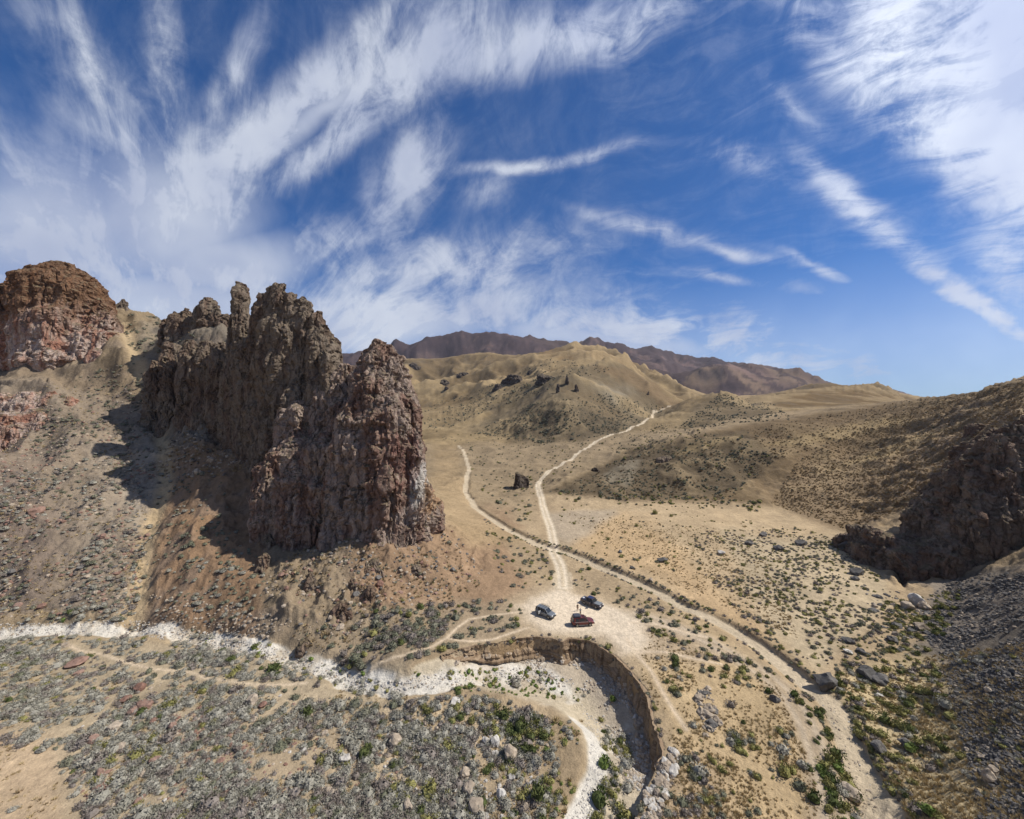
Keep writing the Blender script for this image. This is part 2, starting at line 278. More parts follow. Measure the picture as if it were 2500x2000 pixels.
def world_px(X, Y, Z):
    return CX+X/Y*FPX, CY-(Z-CAMZ)/Y*FPX
ROCKS_XY = []
def H(X, Y, full=None):
    """terrain height; 'full' collects masks for painting"""
    Z = Hbase(X, Y); px = CX+X/Y*FPX; m = {}
    slope = np.hypot(*[Hbase(X+a, Y+b)-Z for a, b in ((1, 0), (0, 1))])
    near = 1-sst(Y, 500, 900)
    # gullied slopes
    rough = sst(slope, .12, .5)
    g = fbm(X/14, Y/14, octv=6, seed=3, ridged=True, gain=.55)
    Z = Z+near*rough*(g*3.2-.8)*sst(Y, 60, 120)+near*sst(Y, 130, 260)*fbm(X/38, Y/38, octv=5, seed=13, ridged=True)*(4.0+3.5*rough)
    Z = Z+near*(fbm(X/9, Y/9, octv=6, seed=9)*0.5*(.35+rough*1.6))
    Z = Z+near*rough*np.maximum(fbm(X/3.2, Y/3.2, octv=4, seed=19, ridged=True), 0)*0.55
    # crags where the outcrops show on the slope between the cliff and the tower
    crag = sst(px, 380, 430)*(1-sst(px, 640, 690))*sst(Y, 138, 152)*(1-sst(Y, 172, 190))
    Z = Z+crag*(fbm(X/7, Y/9, octv=6, seed=31, ridged=True, gain=.62)*4.2)
    crag2 = sst(px, 640, 690)*(1-sst(px, 960, 1040))*sst(Y, 82, 88)*(1-sst(Y, 100, 112))
    Z = Z+crag2*np.maximum(fbm(X/6, Y/7, octv=6, seed=37, ridged=True, gain=.62), -.1)*2.6
    far = sst(Y, 380, 800); m['rid'] = fbm(X/150, Y/150, octv=6, seed=5, ridged=True, gain=.42); m['rid2'] = fbm(X/38, Y/38, octv=5, seed=13, ridged=True)
    Z = Z+far*(fbm(X/150, Y/150, octv=6, seed=5, ridged=True, gain=.42)*(.35+.65*sst(Y, 500, 1300))*40*(.18+rough))+far*fbm(X/60, Y/60, octv=6, seed=8)*4
    gd, _, _ = seg_dist(X, Y, GULLY); Z = Z-2.8*np.exp(-(gd/4.5)**2); m['gully'] = np.exp(-(gd/2.2)**2)
    # mountains
    for sk, d0, wd, am, sd in ((SKY_M, 3700, 1500, 150, 41), (SKY_N, 2500, 700, 80, 47)):
        py = np.interp(px, sk[:, 0], sk[:, 1]); rz = (CY-py)/FPX*d0+CAMZ
        warp = fbm(X/900, Y/900, octv=3, seed=sd)*250
        t = np.clip(1-np.abs(Y+warp-d0)/wd, 0, 1); prof = np.where(Y < d0, t**1.25, t**.9)
        mz = rz*prof+fbm(X/520, Y/520, octv=7, seed=sd+2, ridged=True, gain=.47)*am*prof*(1.2-.72*prof)+fbm(X/120, Y/120, octv=4, seed=sd+5, ridged=True)*14*prof-8
        mz = np.where(Y > d0-wd*1.1, mz, -200)
        k = mz > Z; m['mt%d' % d0] = k; Z = np.maximum(Z, mz)
    # washes
    jit = fbm(X/4, Y/4, octv=4, seed=51)
    d, s, _ = seg_dist(X, Y, wWR); wdt = 1.35+.35*jit+.3*(1-sst(Y, 60, 100))
    bankc = np.where(s > 0, 1.0, 0.35)                                   # far bank is the steep one
    m['washr'] = 1-sst(d, wdt, wdt+.5); far_k = (1-sst(Y, 230, 330))*(.35+.65*sst(fbm(X/11, Y/11, octv=3, seed=57), -.45, .15))
    Z = Z-1.0*np.where(s > 0, 1-sst(d, wdt, wdt+.7), 1-sst(d, wdt, wdt+2.4))*far_k
    m['bank'] = np.where(s > 0, np.exp(-((d-wdt-1.0)/.8)**2), 0)*far_k
    # left wash
    d, s, _ = seg_dist(X, Y, wWL); wl = 1.45+.9*jit+.3*sst(px, 500, 900)
    m['washl'] = 1-sst(d, wl*.85, wl*1.15); Z = Z-.9*(1-sst(d, wl*.8, wl+1.6))
    d, s, _ = seg_dist(X, Y, wWC); m['washc'] = 1-sst(d, 1.0+.5*jit, 1.7+.6*jit); Z = Z-.5*(1-sst(d, 1, 2.4))
    # basin below the cut bank
    sd = poly_sd(X, Y, wBASIN); dl, _, pl = seg_dist(X, Y, wLIP); di, _, _ = seg_dist(X, Y, INNER)
    endf = sst(pl, 0, 3.0)*(1-sst(pl, 18.3, 19)*.6)
    ins = sd > 0
    dlj = dl+.35*jit
    drop = np.where(ins, (3.5*sst(dlj, 0, .7)+1.2*sst(dl, .7, 8))*endf*sst(di, 0, 9)+.5*sst(di, 0, 6), 0)
    Z = Z-drop; m['basin'] = np.where(ins, 1, 0)*sst(np.minimum(dl+2, di), 0, 3); m['wall'] = np.where(ins, (1-sst(dlj, .5, 1.1)), 0)*endf
    m['talus'] = np.where(ins, sst(dl, .3, 1)*(1-sst(dl, 5, 9)), 0)*endf
    d, _, _ = seg_dist(X, Y, wROAD); m['roadd'] = d; Z = Z-.12*(1-sst(d, 1.2, 2.6))+.1*np.exp(-(d/.45)**2)*(1-sst(Y, 200, 500))
    d, _, _ = seg_dist(X, Y, wTR); m['trackd'] = d
    dp = np.full(X.shape, 1e9, np.float32)
    for p in wPATHS: dp = np.minimum(dp, seg_dist(X, Y, p)[0])
    m['path'] = dp
    m['lot'] = poly_sd(X, Y, wLOT)+jit*1.2
    flat = sst(m['lot'], -2, 1.5); Z = Z*(1-flat)+flat*(2.0+fbm(X/5, Y/5, octv=4, seed=61)*.06)
    if full is not None: full.update(m); full['slope'] = slope; full['rough'] = rough
    return Z

# polar-like grid: finer near, coarser far; built in world metres
rows = np.concatenate([np.exp(np.linspace(math.log(14), math.log(44), 50, endpoint=False)), np.exp(np.linspace(math.log(44), math.log(260), 470, endpoint=False)),
                       np.exp(np.linspace(math.log(260), math.log(5200), 330))])
cols = np.concatenate([np.linspace(-2.3, -1.36, 50, endpoint=False), np.linspace(-1.36, 1.36, 800), np.linspace(1.36, 2.5, 50)[1:]])
U, Yg = np.meshgrid(cols, rows); Xg = U*Yg
MSK = {}
Zg = H(Xg, Yg, MSK).astype(np.float64)
for _k, _sk in (('mt3700', SKY_M), ('mt2500', SKY_N)):      # bring each range to its true height over the valley
    _m = MSK[_k]; _t = np.where(_m & (Yg > (2200 if _k == 'mt3700' else 1500)), (Zg-CAMZ)/Yg, -9).max(0); _g = (CY-np.interp(CX+cols*FPX, _sk[:, 0], _sk[:, 1]))/FPX
    _r = np.where((_t > .02) & (_g > .02), np.clip(_g/np.maximum(_t, .01), .6, 1.3), 1.0); _w = np.exp(-np.linspace(-2, 2, 61)**2); _r = np.convolve(np.pad(_r, 30, 'edge'), _w/_w.sum(), 'valid')
    Zg = np.where(_m, CAMZ+(Zg-CAMZ)*_r[None, :], Zg)
_mm = (MSK['mt3700'] | MSK['mt2500']); Zg = Zg+np.where(_mm, (fbm(Xg/75, Yg/75, octv=5, seed=131, ridged=True, gain=.6)*11+fbm(Xg/300, Yg/300, octv=4, seed=133, ridged=True)*16)*sst(Zg, 60, 350), 0)
PXg, PYg = world_px(Xg, Yg, Zg)
vis_min = np.minimum.accumulate(PYg, axis=0)
def ground(px, py):
    """first visible terrain point along the sight line through (px, py)"""
    u = (px-CX)/FPX; c = np.clip(np.searchsorted(cols, u), 0, len(cols)-1); col = vis_min[:, c]
    k = np.searchsorted(-col, -py)
    if k >= len(rows): return None
    if k == 0: k = 1
    s0, s1 = PYg[k-1, c], PYg[k, c]; t = min(max((s0-py)/max(s0-s1, 1e-6), 0), 1)
    d = rows[k-1]+(rows[k]-rows[k-1])*t
    return Vector((u*d, d, Zg[k-1, c]+(Zg[k, c]-Zg[k-1, c])*t))
def ground_many(px, py):
    u = (px-CX)/FPX; c = np.clip(np.searchsorted(cols, u), 0, len(cols)-1)
    out = np.zeros((len(px), 4))
    order = np.argsort(c); 
    for ci in np.unique(c):
        idx = np.where(c == ci)[0]; col = -vis_min[:, ci]; k = np.clip(np.searchsorted(col, -py[idx]), 1, len(rows)-1)
        s0, s1 = PYg[k-1, ci], PYg[k, ci]; t = np.clip((s0-py[idx])/np.maximum(s0-s1, 1e-6), 0, 1)
        d = rows[k-1]+(rows[k]-rows[k-1])*t
        out[idx, 0] = u[idx]*d; out[idx, 1] = d; out[idx, 2] = Zg[k-1, ci]+(Zg[k, ci]-Zg[k-1, ci])*t; out[idx, 3] = k
    return out
def z_at(X, Y):
    """height of the built terrain mesh at world X, Y"""
    u = X/Y; j = np.clip(np.searchsorted(rows, Y)-1, 0, len(rows)-2); i = np.clip(np.searchsorted(cols, u)-1, 0, len(cols)-2)
    fy = (Y-rows[j])/(rows[j+1]-rows[j]); fx = (u-cols[i])/(cols[i+1]-cols[i])
    return (Zg[j, i]*(1-fx)+Zg[j, i+1]*fx)*(1-fy)+(Zg[j+1, i]*(1-fx)+Zg[j+1, i+1]*fx)*fy

# ------------------------------------------------------------------ ground colours (albedo, linear)
def paint():
    N1 = fbm(Xg/22, Yg/22, octv=6, seed=71); N2 = fbm(Xg/4, Yg/4, octv=5, seed=77); N3 = vnoise(Xg/.7, Yg/.7, seed=79)
    NF = fbm(Xg/140, Yg/140, octv=6, seed=83)
    C = np.zeros(Xg.shape+(3,)); C[:] = (.33, .255, .165)
    def mixin(a, col): 
        nonlocal C
        a = np.clip(a, 0, 1)[..., None]; C = C*(1-a)+np.array(col)*a
    def zone(poly, col, soft=20, rag=30, op=1.0, dmin=0, dmax=1e9, useN=None):
        sd = poly_sd(PXg, PYg, poly)+(N1 if useN is None else useN)*rag
        mixin(sst(sd, -soft, soft)*op*(Yg >= dmin)*(Yg <= dmax), col)
    TAN = (.37,.29,.185); GOLD = (.44,.315,.165); GREY = (.235,.205,.165); PALE = (.47,.40,.29); WHITE = (.56,.53,.47)
    ORANGE = (.42,.29,.16); RUST = (.225,.15,.095); BROWN = (.19,.145,.09); DARK = (.15,.138,.12)
    sl = MSK['slope']
    # large fields
    zone([(880,1010),(1500,990),(1720,1000),(1600,1100),(1300,1200),(1250,1300),(1100,1250),(1000,1100)], (.285,.222,.145), 25, 20, .9)
    zone([(-900,1500),(1000,1600),(1000,2300),(-900,2300)], (.365,.30,.21), 25, 20)
    zone([(-400,1640),(140,1800),(220,2300),(-400,2300)], (.42,.32,.215), 50, 60, .9)
    zone([(500,1750),(900,1750),(1050,1850),(1000,2300),(500,2300)], (.34,.27,.185), 50, 60, .8)
    zone([(900,1700),(1330,1720),(1400,2300),(900,2300)], (.43,.345,.235), 40, 50, .8)
    # left talus
    zone([(-900,900),(330,880),(400,1100),(330,1500),(-900,1520)], (.225,.183,.14), 15, 15)
    zone([(-200,1060),(120,1150),(100,1400),(200,1500),(-300,1520)], (.17,.135,.112), 60, 90, .8)
    zone([(220,1100),(300,1100),(290,1450),(200,1470)], (.26,.22,.175), 30, 60, .6)
    zone([(330,920),(385,1080),(395,1180),(330,1300),(300,1200),(350,1080)], (.30,.265,.22), 20, 20, .7)
    zone([(215,780),(290,750),(420,765),(430,900),(350,980),(250,950),(225,880)], (.20,.155,.105), 12, 15)
    zone([(-900,880),(230,890),(330,900),(360,1000),(250,980),(100,930),(-900,930)], (.20,.155,.11), 10, 25, .8)
    # grey outcrop and rusty slope left of the tower
    zone([(340,780),(700,780),(720,1120),(430,1130),(345,960)], (.18,.155,.125), 15, 25)
    zone([(410,1100),(520,1080),(700,1200),(660,1500),(600,1560),(330,1520),(345,1400),(400,1200)], RUST, 25, 25)
    zone([(650,1290),(1050,1290),(1000,1560),(760,1590),(640,1540)], (.215,.17,.118), 20, 25)
    zone([(860,1330),(1240,1250),(1290,1440),(1180,1500),(900,1470)], (.23,.155,.10), 30, 45, .85)
    zone([(900,1500),(1250,1470),(1290,1540),(1050,1600),(880,1640),(760,1620)], (.27,.215,.15), 20, 30, .8)
    zone([(1050,1060),(1110,1060),(1150,1240),(1300,1330),(1150,1330),(1060,1250)], (.32,.24,.145), 20, 15, .9)
    # valley floor right of the road
    zone([(1330,1210),(1900,1230),(2080,1330),(2050,1450),(1950,1560),(1700,1480),(1400,1340)], (.40,.31,.20), 20, 20)
    zone([(1370,1260),(1600,1270),(1700,1380),(1850,1520),(1900,1600),(1800,1540),(1560,1400),(1400,1340)], ORANGE, 30, 40, .5)
    zone([(1330,1250),(1500,1245),(1450,1290),(1390,1330),(1360,1320)], (.33,.28,.215), 15, 20, .8)
    zone([(1750,1290),(2060,1310),(2180,1480),(2000,1620),(1850,1500)], (.385,.315,.215), 20, 40)
    zone([(1460,1460),(1700,1520),(1900,1660),(1960,1800),(2000,2300),(1640,2300),(1650,1800),(1590,1680)], (.40,.305,.185), 25, 25)
    zone([(1480,1480),(1640,1500),(1760,1590),(1700,1620),(1560,1600)], (.335,.265,.185), 20, 25, .8)
    zone([(1610,1850),(1760,1850),(1900,2300),(1500,2300)], (.32,.245,.16), 30, 40, .8)
    zone([(2060,1660),(2500,1500),(3200,1500),(3200,2300),(2200,2300)], (.44,.355,.215), 30, 40)
    # right hillside
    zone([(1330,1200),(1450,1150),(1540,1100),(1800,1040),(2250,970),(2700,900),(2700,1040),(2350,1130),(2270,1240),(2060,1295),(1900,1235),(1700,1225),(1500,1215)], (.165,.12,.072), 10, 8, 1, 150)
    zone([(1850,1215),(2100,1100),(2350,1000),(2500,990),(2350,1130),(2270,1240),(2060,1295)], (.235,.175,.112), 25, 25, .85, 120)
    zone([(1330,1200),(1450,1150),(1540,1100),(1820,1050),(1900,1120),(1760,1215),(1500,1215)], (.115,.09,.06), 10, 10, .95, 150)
    for a in ([(1830,1095),(2000,1050),(2200,1020),(2230,1030),(2000,1080)], [(2020,1150),(2180,1080),(2400,1020),(2150,1120)], [(1600,1130),(1680,1085),(1820,1060),(1700,1105)]):
        zone(a, (.31,.235,.13), 8, 10, .7, 150)
    zone([(1500,1140),(1560,1120),(1530,1180),(1480,1175)], (.30,.27,.21), 12, 22, .4, 150)
    # dark scree at the lower right
    scree = fbm(Xg/7+Yg/30, Yg/16, octv=5, seed=91)
    zone([(2240,1470),(2300,1380),(3200,1330),(3200,1700),(2500,1600),(2400,1700),(2260,1560)], (.17,.15,.13), 20, 60, .9, useN=scree)
    zone([(2380,1640),(2600,1560),(3200,1500),(3200,2300),(2480,2050),(2430,1900),(2330,1780)], DARK, 14, 150, .9, useN=scree)
    # far country
    sdf = sst(Yg, 430, 560)
    mixin(sdf*.95, (.265,.198,.112))
    zone([(1140,1050),(1290,945),(1400,900),(1490,880),(1560,900),(1670,1000),(1500,1060),(1350,1075)], (.195,.155,.10), 8, 10, 1, 430, 1000)
    zone([(1150,1050),(1300,1000),(1400,985),(1480,1020),(1560,1050),(1350,1080)], (.115,.092,.062), 8, 12, .9, 430, 1000)
    zone([(1420,930),(1540,925),(1590,970),(1500,985)], (.33,.30,.235), 12, 30, .5, 430, 1000, useN=NF)
    zone([(1440,890),(1560,900),(1660,985),(1620,1000),(1540,940)], (.24,.165,.095), 8, 12, .6, 430, 1000)
    zone([(1180,965),(1400,895),(1420,905),(1230,1000),(1130,1020)], (.21,.165,.10), 6, 8, .55, 430, 1000)
    mixin((NF > .02)*sst(Yg, 900, 1000)*(1-sst(Yg, 1900, 2100))*.7, (.16,.115,.065))
    mixin(sst(-NF, -.1, .5)*sst(Yg, 900, 1000)*(1-sst(Yg, 1900, 2100))*.7, (.34,.25,.135))
    zone([(1320,845),(1500,865),(1560,890),(1480,885),(1400,880),(1320,870)], (.24,.165,.09), 6, 10, .8, 1200, 2100)
    zone([(1690,990),(1760,960),(1850,980),(1930,1030),(1750,1080),(1640,1070)], (.18,.14,.088), 8, 8, 1, 480, 900)
    zone([(1880,985),(1950,935),(2100,935),(2240,975),(2100,1000),(1950,1010)], (.165,.112,.055), 5, 8, 1, 800, 1600)
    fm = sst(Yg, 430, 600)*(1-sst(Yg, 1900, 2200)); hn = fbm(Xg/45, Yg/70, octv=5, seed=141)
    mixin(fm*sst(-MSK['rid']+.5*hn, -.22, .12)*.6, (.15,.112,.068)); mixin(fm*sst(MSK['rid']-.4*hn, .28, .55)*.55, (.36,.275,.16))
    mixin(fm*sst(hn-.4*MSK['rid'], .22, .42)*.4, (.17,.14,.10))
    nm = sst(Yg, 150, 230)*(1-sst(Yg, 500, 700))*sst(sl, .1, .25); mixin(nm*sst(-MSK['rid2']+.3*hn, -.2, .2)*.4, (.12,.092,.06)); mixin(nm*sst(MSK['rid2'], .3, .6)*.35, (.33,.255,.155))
    mt = MSK['mt3700'] | MSK['mt2500']; _mtm = mt.astype(float)
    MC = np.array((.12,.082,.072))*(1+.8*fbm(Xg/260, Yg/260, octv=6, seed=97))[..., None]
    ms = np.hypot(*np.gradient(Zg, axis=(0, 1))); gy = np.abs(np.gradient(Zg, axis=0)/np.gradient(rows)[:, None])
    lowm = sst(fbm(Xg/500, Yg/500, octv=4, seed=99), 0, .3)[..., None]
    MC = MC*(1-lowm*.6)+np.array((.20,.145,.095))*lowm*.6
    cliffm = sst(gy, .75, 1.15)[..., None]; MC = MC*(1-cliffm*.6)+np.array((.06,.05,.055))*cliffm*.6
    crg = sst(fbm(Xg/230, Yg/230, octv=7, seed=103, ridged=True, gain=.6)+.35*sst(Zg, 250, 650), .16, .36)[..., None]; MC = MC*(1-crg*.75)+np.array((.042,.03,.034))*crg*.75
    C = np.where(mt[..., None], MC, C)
    # mottling
    C *= (1+.16*N1*(Yg < 700)+.15*N2*(Yg < 300)+.06*N3*(Yg < 130))[..., None]
    rocky = sst(sl, .45, .75)*(Yg < 420)*sst(N2+N1, .0, .5)
    mixin(rocky*.5, (.19,.15,.12))
    # basin, washes, tracks
    mixin(MSK['basin']*.8, (.50,.44,.335)); mixin(MSK['talus']*.75, (.36,.31,.25))
    mixin(MSK['basin']*sst(N2, .1, .5)*.6, WHITE)
    mixin(MSK['wall'], (.33,.235,.14))
    mixin(MSK['washl']*np.clip(.8+.8*N2, 0, 1), WHITE); mixin(MSK['washc']*.95, WHITE)
    gd, _, _ = seg_dist(PXg, PYg, np.array([(900,1645),(1000,1672),(1150,1640),(1300,1640),(1380,1680)], float)); mixin((1-sst(gd, 8, 30))*np.clip(.55+1.2*N2, 0, 1), WHITE)
    mixin(MSK['washr']*.9, (.455,.385,.285)); mixin(MSK['bank']*.6, (.20,.155,.10))
    mixin(sst(MSK['lot'], -2.5, 1.5)*.95, (.64,.555,.44)); mixin(sst(MSK['lot'], -7, 1)*.45, (.50,.41,.30))
    d = MSK['roadd']; w2 = 1.55+.15*N2+np.where(Yg < 115, .8, 0)
    rut = np.exp(-((d-.95)/.55)**2); mixin((1-sst(d, w2, w2+.8))*.75, (.50,.42,.31)); mixin(rut*.8*(1-sst(Yg, 500, 800)*.4), (.62,.54,.42))
    d = MSK['trackd']; mixin(np.exp(-((d-1.0)/.5)**2)*.75, (.47,.395,.30)); mixin((1-sst(d, 1.5, 3.5))*.4, (.40,.335,.26))
    mixin(np.exp(-(MSK['path']/.4)**2)*.85, (.56,.46,.34))
    mixin(np.clip(MSK['gully']*1.3, 0, 1)*.9*(Yg > 95), (.40,.31,.195))
    C = C*(1-.17*sst(Yg, 150, 300)*(C.min(-1) < .26)*(1-_mtm))[..., None]
    C = C*(np.array((.96, .93, .875))*(1-sst(C.min(-1), .3, .42))[..., None]+(sst(C.min(-1), .3, .42))[..., None]*np.array((1., .98, .94)))
    return np.clip(C, 0.02, .8)
COLG = paint()

# ------------------------------------------------------------------ materials
def new_mat(name, base=None, rough=.9, metal=0, spec=.2):
    m = bpy.data.materials.new(name); m.use_nodes = True; t = NT(m.node_tree); b = t.n['Principled BSDF']
    if base is not None: b.inputs['Base Color'].default_value = (*base, 1)
    b.inputs['Roughness'].default_value = rough; b.inputs['Metallic'].default_value = metal
    b.inputs['Specular IOR Level'].default_value = spec
    return m, t, b
def mat_ground():
    m, t, b = new_mat('earth', rough=1, spec=.05)
    at = t.node('ShaderNodeAttribute', attribute_name='Col'); geo = t.node('ShaderNodeNewGeometry'); pos = geo.outputs['Position']
    n1 = t.noise(pos, .9, 8, .7); n2 = t.noise(pos, 5.0, 5, .65); n3 = t.noise(pos, .06, 8, .65)
    v = t.math('MULTIPLY', t.maprange(n1, .25, .75, .72, 1.26, False), t.maprange(n2, .25, .75, .80, 1.20, False))
    v = t.math('MULTIPLY', v, t.maprange(n3, .3, .7, .86, 1.14, False))
    c = t.vmath('SCALE', at.outputs['Color'], scale=v)
    peb = t.maprange(t.noise(pos, 2.6, 3, .6), .64, .70); c = t.mix(t.math('MULTIPLY', peb, .5), c, t.vmath('MULTIPLY', c, (.55, .56, .60)))
    t.put(b.inputs['Base Color'], c)
    bp = t.node('ShaderNodeBump'); bp.inputs['Strength'].default_value = .8; bp.inputs['Distance'].default_value = .35
    t.put(bp.inputs['Height'], t.math('ADD', t.noise(pos, 1.6, 8, .7), t.math('MULTIPLY', n3, 6.0))); t.l.new(bp.outputs[0], b.inputs['Normal'])
    return m
M_GROUND = mat_ground()
def mat_rock(name, cols_, streak=1.0, varnish=(.065,.05,.042), cap=None, spots=()):
    """cols_: three albedos blended by stretched noise, dark varnish on top"""
    m, t, b = new_mat(name, rough=.95, spec=.1)
    geo = t.node('ShaderNodeNewGeometry'); pos = geo.outputs['Position']
    st = t.mapping(pos, scale=(1, 1, .28))
    n1 = t.noise(st, .11, 6, .6, .6); n2 = t.noise(st, .35, 8, .68, .4); n3 = t.noise(pos, 1.4, 8, .72)
    c = t.ramp(t.math('ADD', t.math('MULTIPLY', n1, .7), t.math('MULTIPLY', n2, .3)), [(.30, cols_[0]), (.45, cols_[1]), (.54, cols_[2]), (.66, cols_[1]), (.8, cols_[0])])
    if cap: c = t.mix(t.maprange(t.math('ADD', t.sep(pos)[2], t.math('MULTIPLY', n2, 50.0)), cap[0], cap[1], 0, .92), c, t.mix(n1, cap[2], cap[3]))
    for (sx, sy, d_, rad, colr, op) in spots:
        cen = ((sx-CX)/FPX*d_, d_, CAMZ+(CY-sy)/FPX*d_); q_ = t.vmath('SUBTRACT', pos, cen); q_ = t.vmath('MULTIPLY', q_, (1/rad[0], 1/rad[1], 1/rad[2]))
        dd = t.math('ADD', t.vmath('LENGTH', q_), t.math('MULTIPLY', t.math('SUBTRACT', n2, .5), 2.6)); c = t.mix(t.maprange(dd, .75, 1.05, op, 0), c, colr)
    wx = t.maprange(t.noise(t.mapping(pos, scale=(1, 1, .16)), .55, 6, .65, .5), .50, .66); c = t.mix(t.math('MULTIPLY', wx, .75*streak), c, varnish)
    z = t.sep(geo.outputs['Normal'])[2]; up = t.maprange(z, .45, .8)
    c = t.mix(t.math('MULTIPLY', up, t.maprange(n2, .42, .56)), c, (.155,.122,.075))
    crk = t.node('ShaderNodeTexVoronoi', feature='DISTANCE_TO_EDGE'); t.put(crk.inputs['Vector'], t.vmath('ADD', t.mapping(pos, scale=(1, 1, .4)), t.vmath('SCALE', t.noise(pos, .8, 3, out=1), scale=1.6))); crk.inputs['Scale'].default_value = .33
    ck = t.maprange(crk.outputs['Distance'], .0, .05, 1, 0)
    c = t.vmath('SCALE', c, scale=t.math('MULTIPLY', t.maprange(n3, .25, .75, .62, 1.35, False), t.math('SUBTRACT', 1, t.math('MULTIPLY', ck, .35))))
    t.put(b.inputs['Base Color'], c)
    bp = t.node('ShaderNodeBump'); bp.inputs['Strength'].default_value = 1.0; bp.inputs['Distance'].default_value = .8
    h = t.math('ADD', t.math('MULTIPLY', t.noise(t.mapping(pos, scale=(1, 1, .45)), .9, 9, .72), 1.0), t.math('MULTIPLY', ck, -.3))
    t.put(bp.inputs['Height'], h); t.l.new(bp.outputs[0], b.inputs['Normal'])
    return m
M_TOWER = mat_rock('red tower rock', [(.155,.088,.065), (.215,.135,.10), (.32,.25,.20)], spots=[(1030,1180,115,(2.6,9,7),(.52,.48,.42),.9),(1000,1255,113,(3.5,8,3.5),(.40,.33,.28),.8),(1068,1210,118,(4,12,7),(.40,.25,.14),.85),(880,1200,112,(2.5,8,7),(.38,.30,.24),.7),(985,1120,113,(5,9,9),(.19,.09,.07),.6)])
M_FIN = mat_rock('brown fin rock', [(.105,.072,.052), (.145,.10,.072), (.195,.155,.115)])
M_CLIFF = mat_rock('pink cliff rock', [(.22,.095,.06), (.31,.165,.115), (.45,.36,.30)], .75, (.13,.075,.045), (107, 134, (.10,.05,.03), (.17,.09,.04)))
M_DARKR = mat_rock('dark cliff rock', [(.125,.088,.064), (.18,.12,.085), (.23,.18,.135)])
M_BASALT = mat_rock('black outcrop rock', [(.06,.045,.038), (.08,.06,.05), (.11,.09,.075)])

# ------------------------------------------------------------------ object helpers
def tag(o, label=None, cat=None, group=None, kind=None):
    if label: o['label'] = label
    if cat: o['category'] = cat
    if group: o['group'] = group
    if kind: o['kind'] = kind
    return o
def obj_from(name, verts, faces, mats=None, parent=None, smooth=False):
    me = bpy.data.meshes.new(name); me.from_pydata([tuple(v) for v in verts], [], faces); me.update()
    if smooth: me.polygons.foreach_set('use_smooth', np.ones(len(me.polygons), bool))
    for m in (mats or []): me.materials.append(m)
    o = bpy.data.objects.new(name, me); COL.objects.link(o)
    if parent: o.parent = parent
    return o
def np_mesh(name, V, Fq, mat, col=None, smooth=True):
    """V (n,3), Fq (m,4) quads or (m,3)"""
    me = bpy.data.meshes.new(name); k = Fq.shape[1]
    me.vertices.add(len(V)); me.vertices.foreach_set('co', V.astype(np.float32).ravel())
    me.loops.add(Fq.size); me.loops.foreach_set('vertex_index', Fq.astype(np.int32).ravel())
    me.polygons.add(len(Fq)); me.polygons.foreach_set('loop_start', np.arange(0, Fq.size, k, dtype=np.int32))
    me.update(calc_edges=True)
    me.polygons.foreach_set('use_smooth', np.full(len(Fq), smooth, bool))
    if col is not None:
        a = me.attributes.new('Col', 'FLOAT_COLOR', 'POINT'); a.data.foreach_set('color', np.concatenate([col, np.ones((len(col), 1))], 1).astype(np.float32).ravel())
    me.materials.append(mat); me.validate(); me.update()
    o = bpy.data.objects.new(name, me); COL.objects.link(o); return o

# ------------------------------------------------------------------ terrain objects
def build_terrain():
    nr, nc = Xg.shape; idx = np.arange(nr*nc).reshape(nr, nc)
    Fa = np.stack([idx[:-1, :-1], idx[:-1, 1:], idx[1:, 1:], idx[1:, :-1]], -1).reshape(-1, 4)
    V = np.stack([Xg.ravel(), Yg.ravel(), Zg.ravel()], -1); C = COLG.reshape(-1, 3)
    f = lambda a: a[:-1, :-1].ravel()
    cls = np.zeros(len(Fa), int)                                       # 0 ground
    Yf = f(Yg); cls[Yf > 430] = 1
    cls[(f(MSK['mt3700'] | MSK['mt2500'])) & (Yf > 1500)] = 2
    pxf, pyf = f(PXg), f(PYg); sl = f(MSK['slope'])
    cls[(cls == 0) & (f(MSK['washl']) > .5) | (f(MSK['washc']) > .5) | (f(MSK['washr']) > .5) & (cls == 0)] = 3
    cls[(f(MSK['roadd']) < 1.9) & (Yf < 900)] = 4; cls[(f(MSK['trackd']) < 1.6)] = 4
    cls[(f(MSK['lot']) > 0)] = 5
    cls[(f(MSK['path']) < .45)] = 6
    for k, name in enumerate(('ground', 'hills', 'mountains', 'dry_wash', 'dirt_road', 'gravel_clearing', 'footpath')):
        fs = Fa[cls == k]
        if not len(fs): continue
        u, inv = np.unique(fs, return_inverse=True)
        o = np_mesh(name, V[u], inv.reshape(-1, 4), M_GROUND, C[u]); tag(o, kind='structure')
    # plain that carries on to the horizon and behind the viewer
    s = 13100; o = obj_from('plain', [(-s, -s, -25), (s, -s, -25), (s, 5300, -25), (-s, 5300, -25)], [(0, 1, 2, 3)], [new_mat('plain earth', (.33,.26,.17))[0]]); tag(o, kind='structure')
    # ground right under and behind the drone
    n = 40; xs = np.linspace(-160, 160, n); ys = np.linspace(-160, 14.3, n); GX, GY = np.meshgrid(xs, ys)
    ZZ = np.where(GY > 13, 0.5, 0)-.6+fbm(GX/30, GY/30, octv=4, seed=3)*1.5; ii = np.arange(n*n).reshape(n, n)
    Fb = np.stack([ii[:-1, :-1], ii[:-1, 1:], ii[1:, 1:], ii[1:, :-1]], -1).reshape(-1, 4)
    o = np_mesh('ground', np.stack([GX.ravel(), GY.ravel(), ZZ.ravel()], -1), Fb, M_GROUND, np.tile((.33,.26,.17), (n*n, 1))); tag(o, kind='structure')
build_terrain()

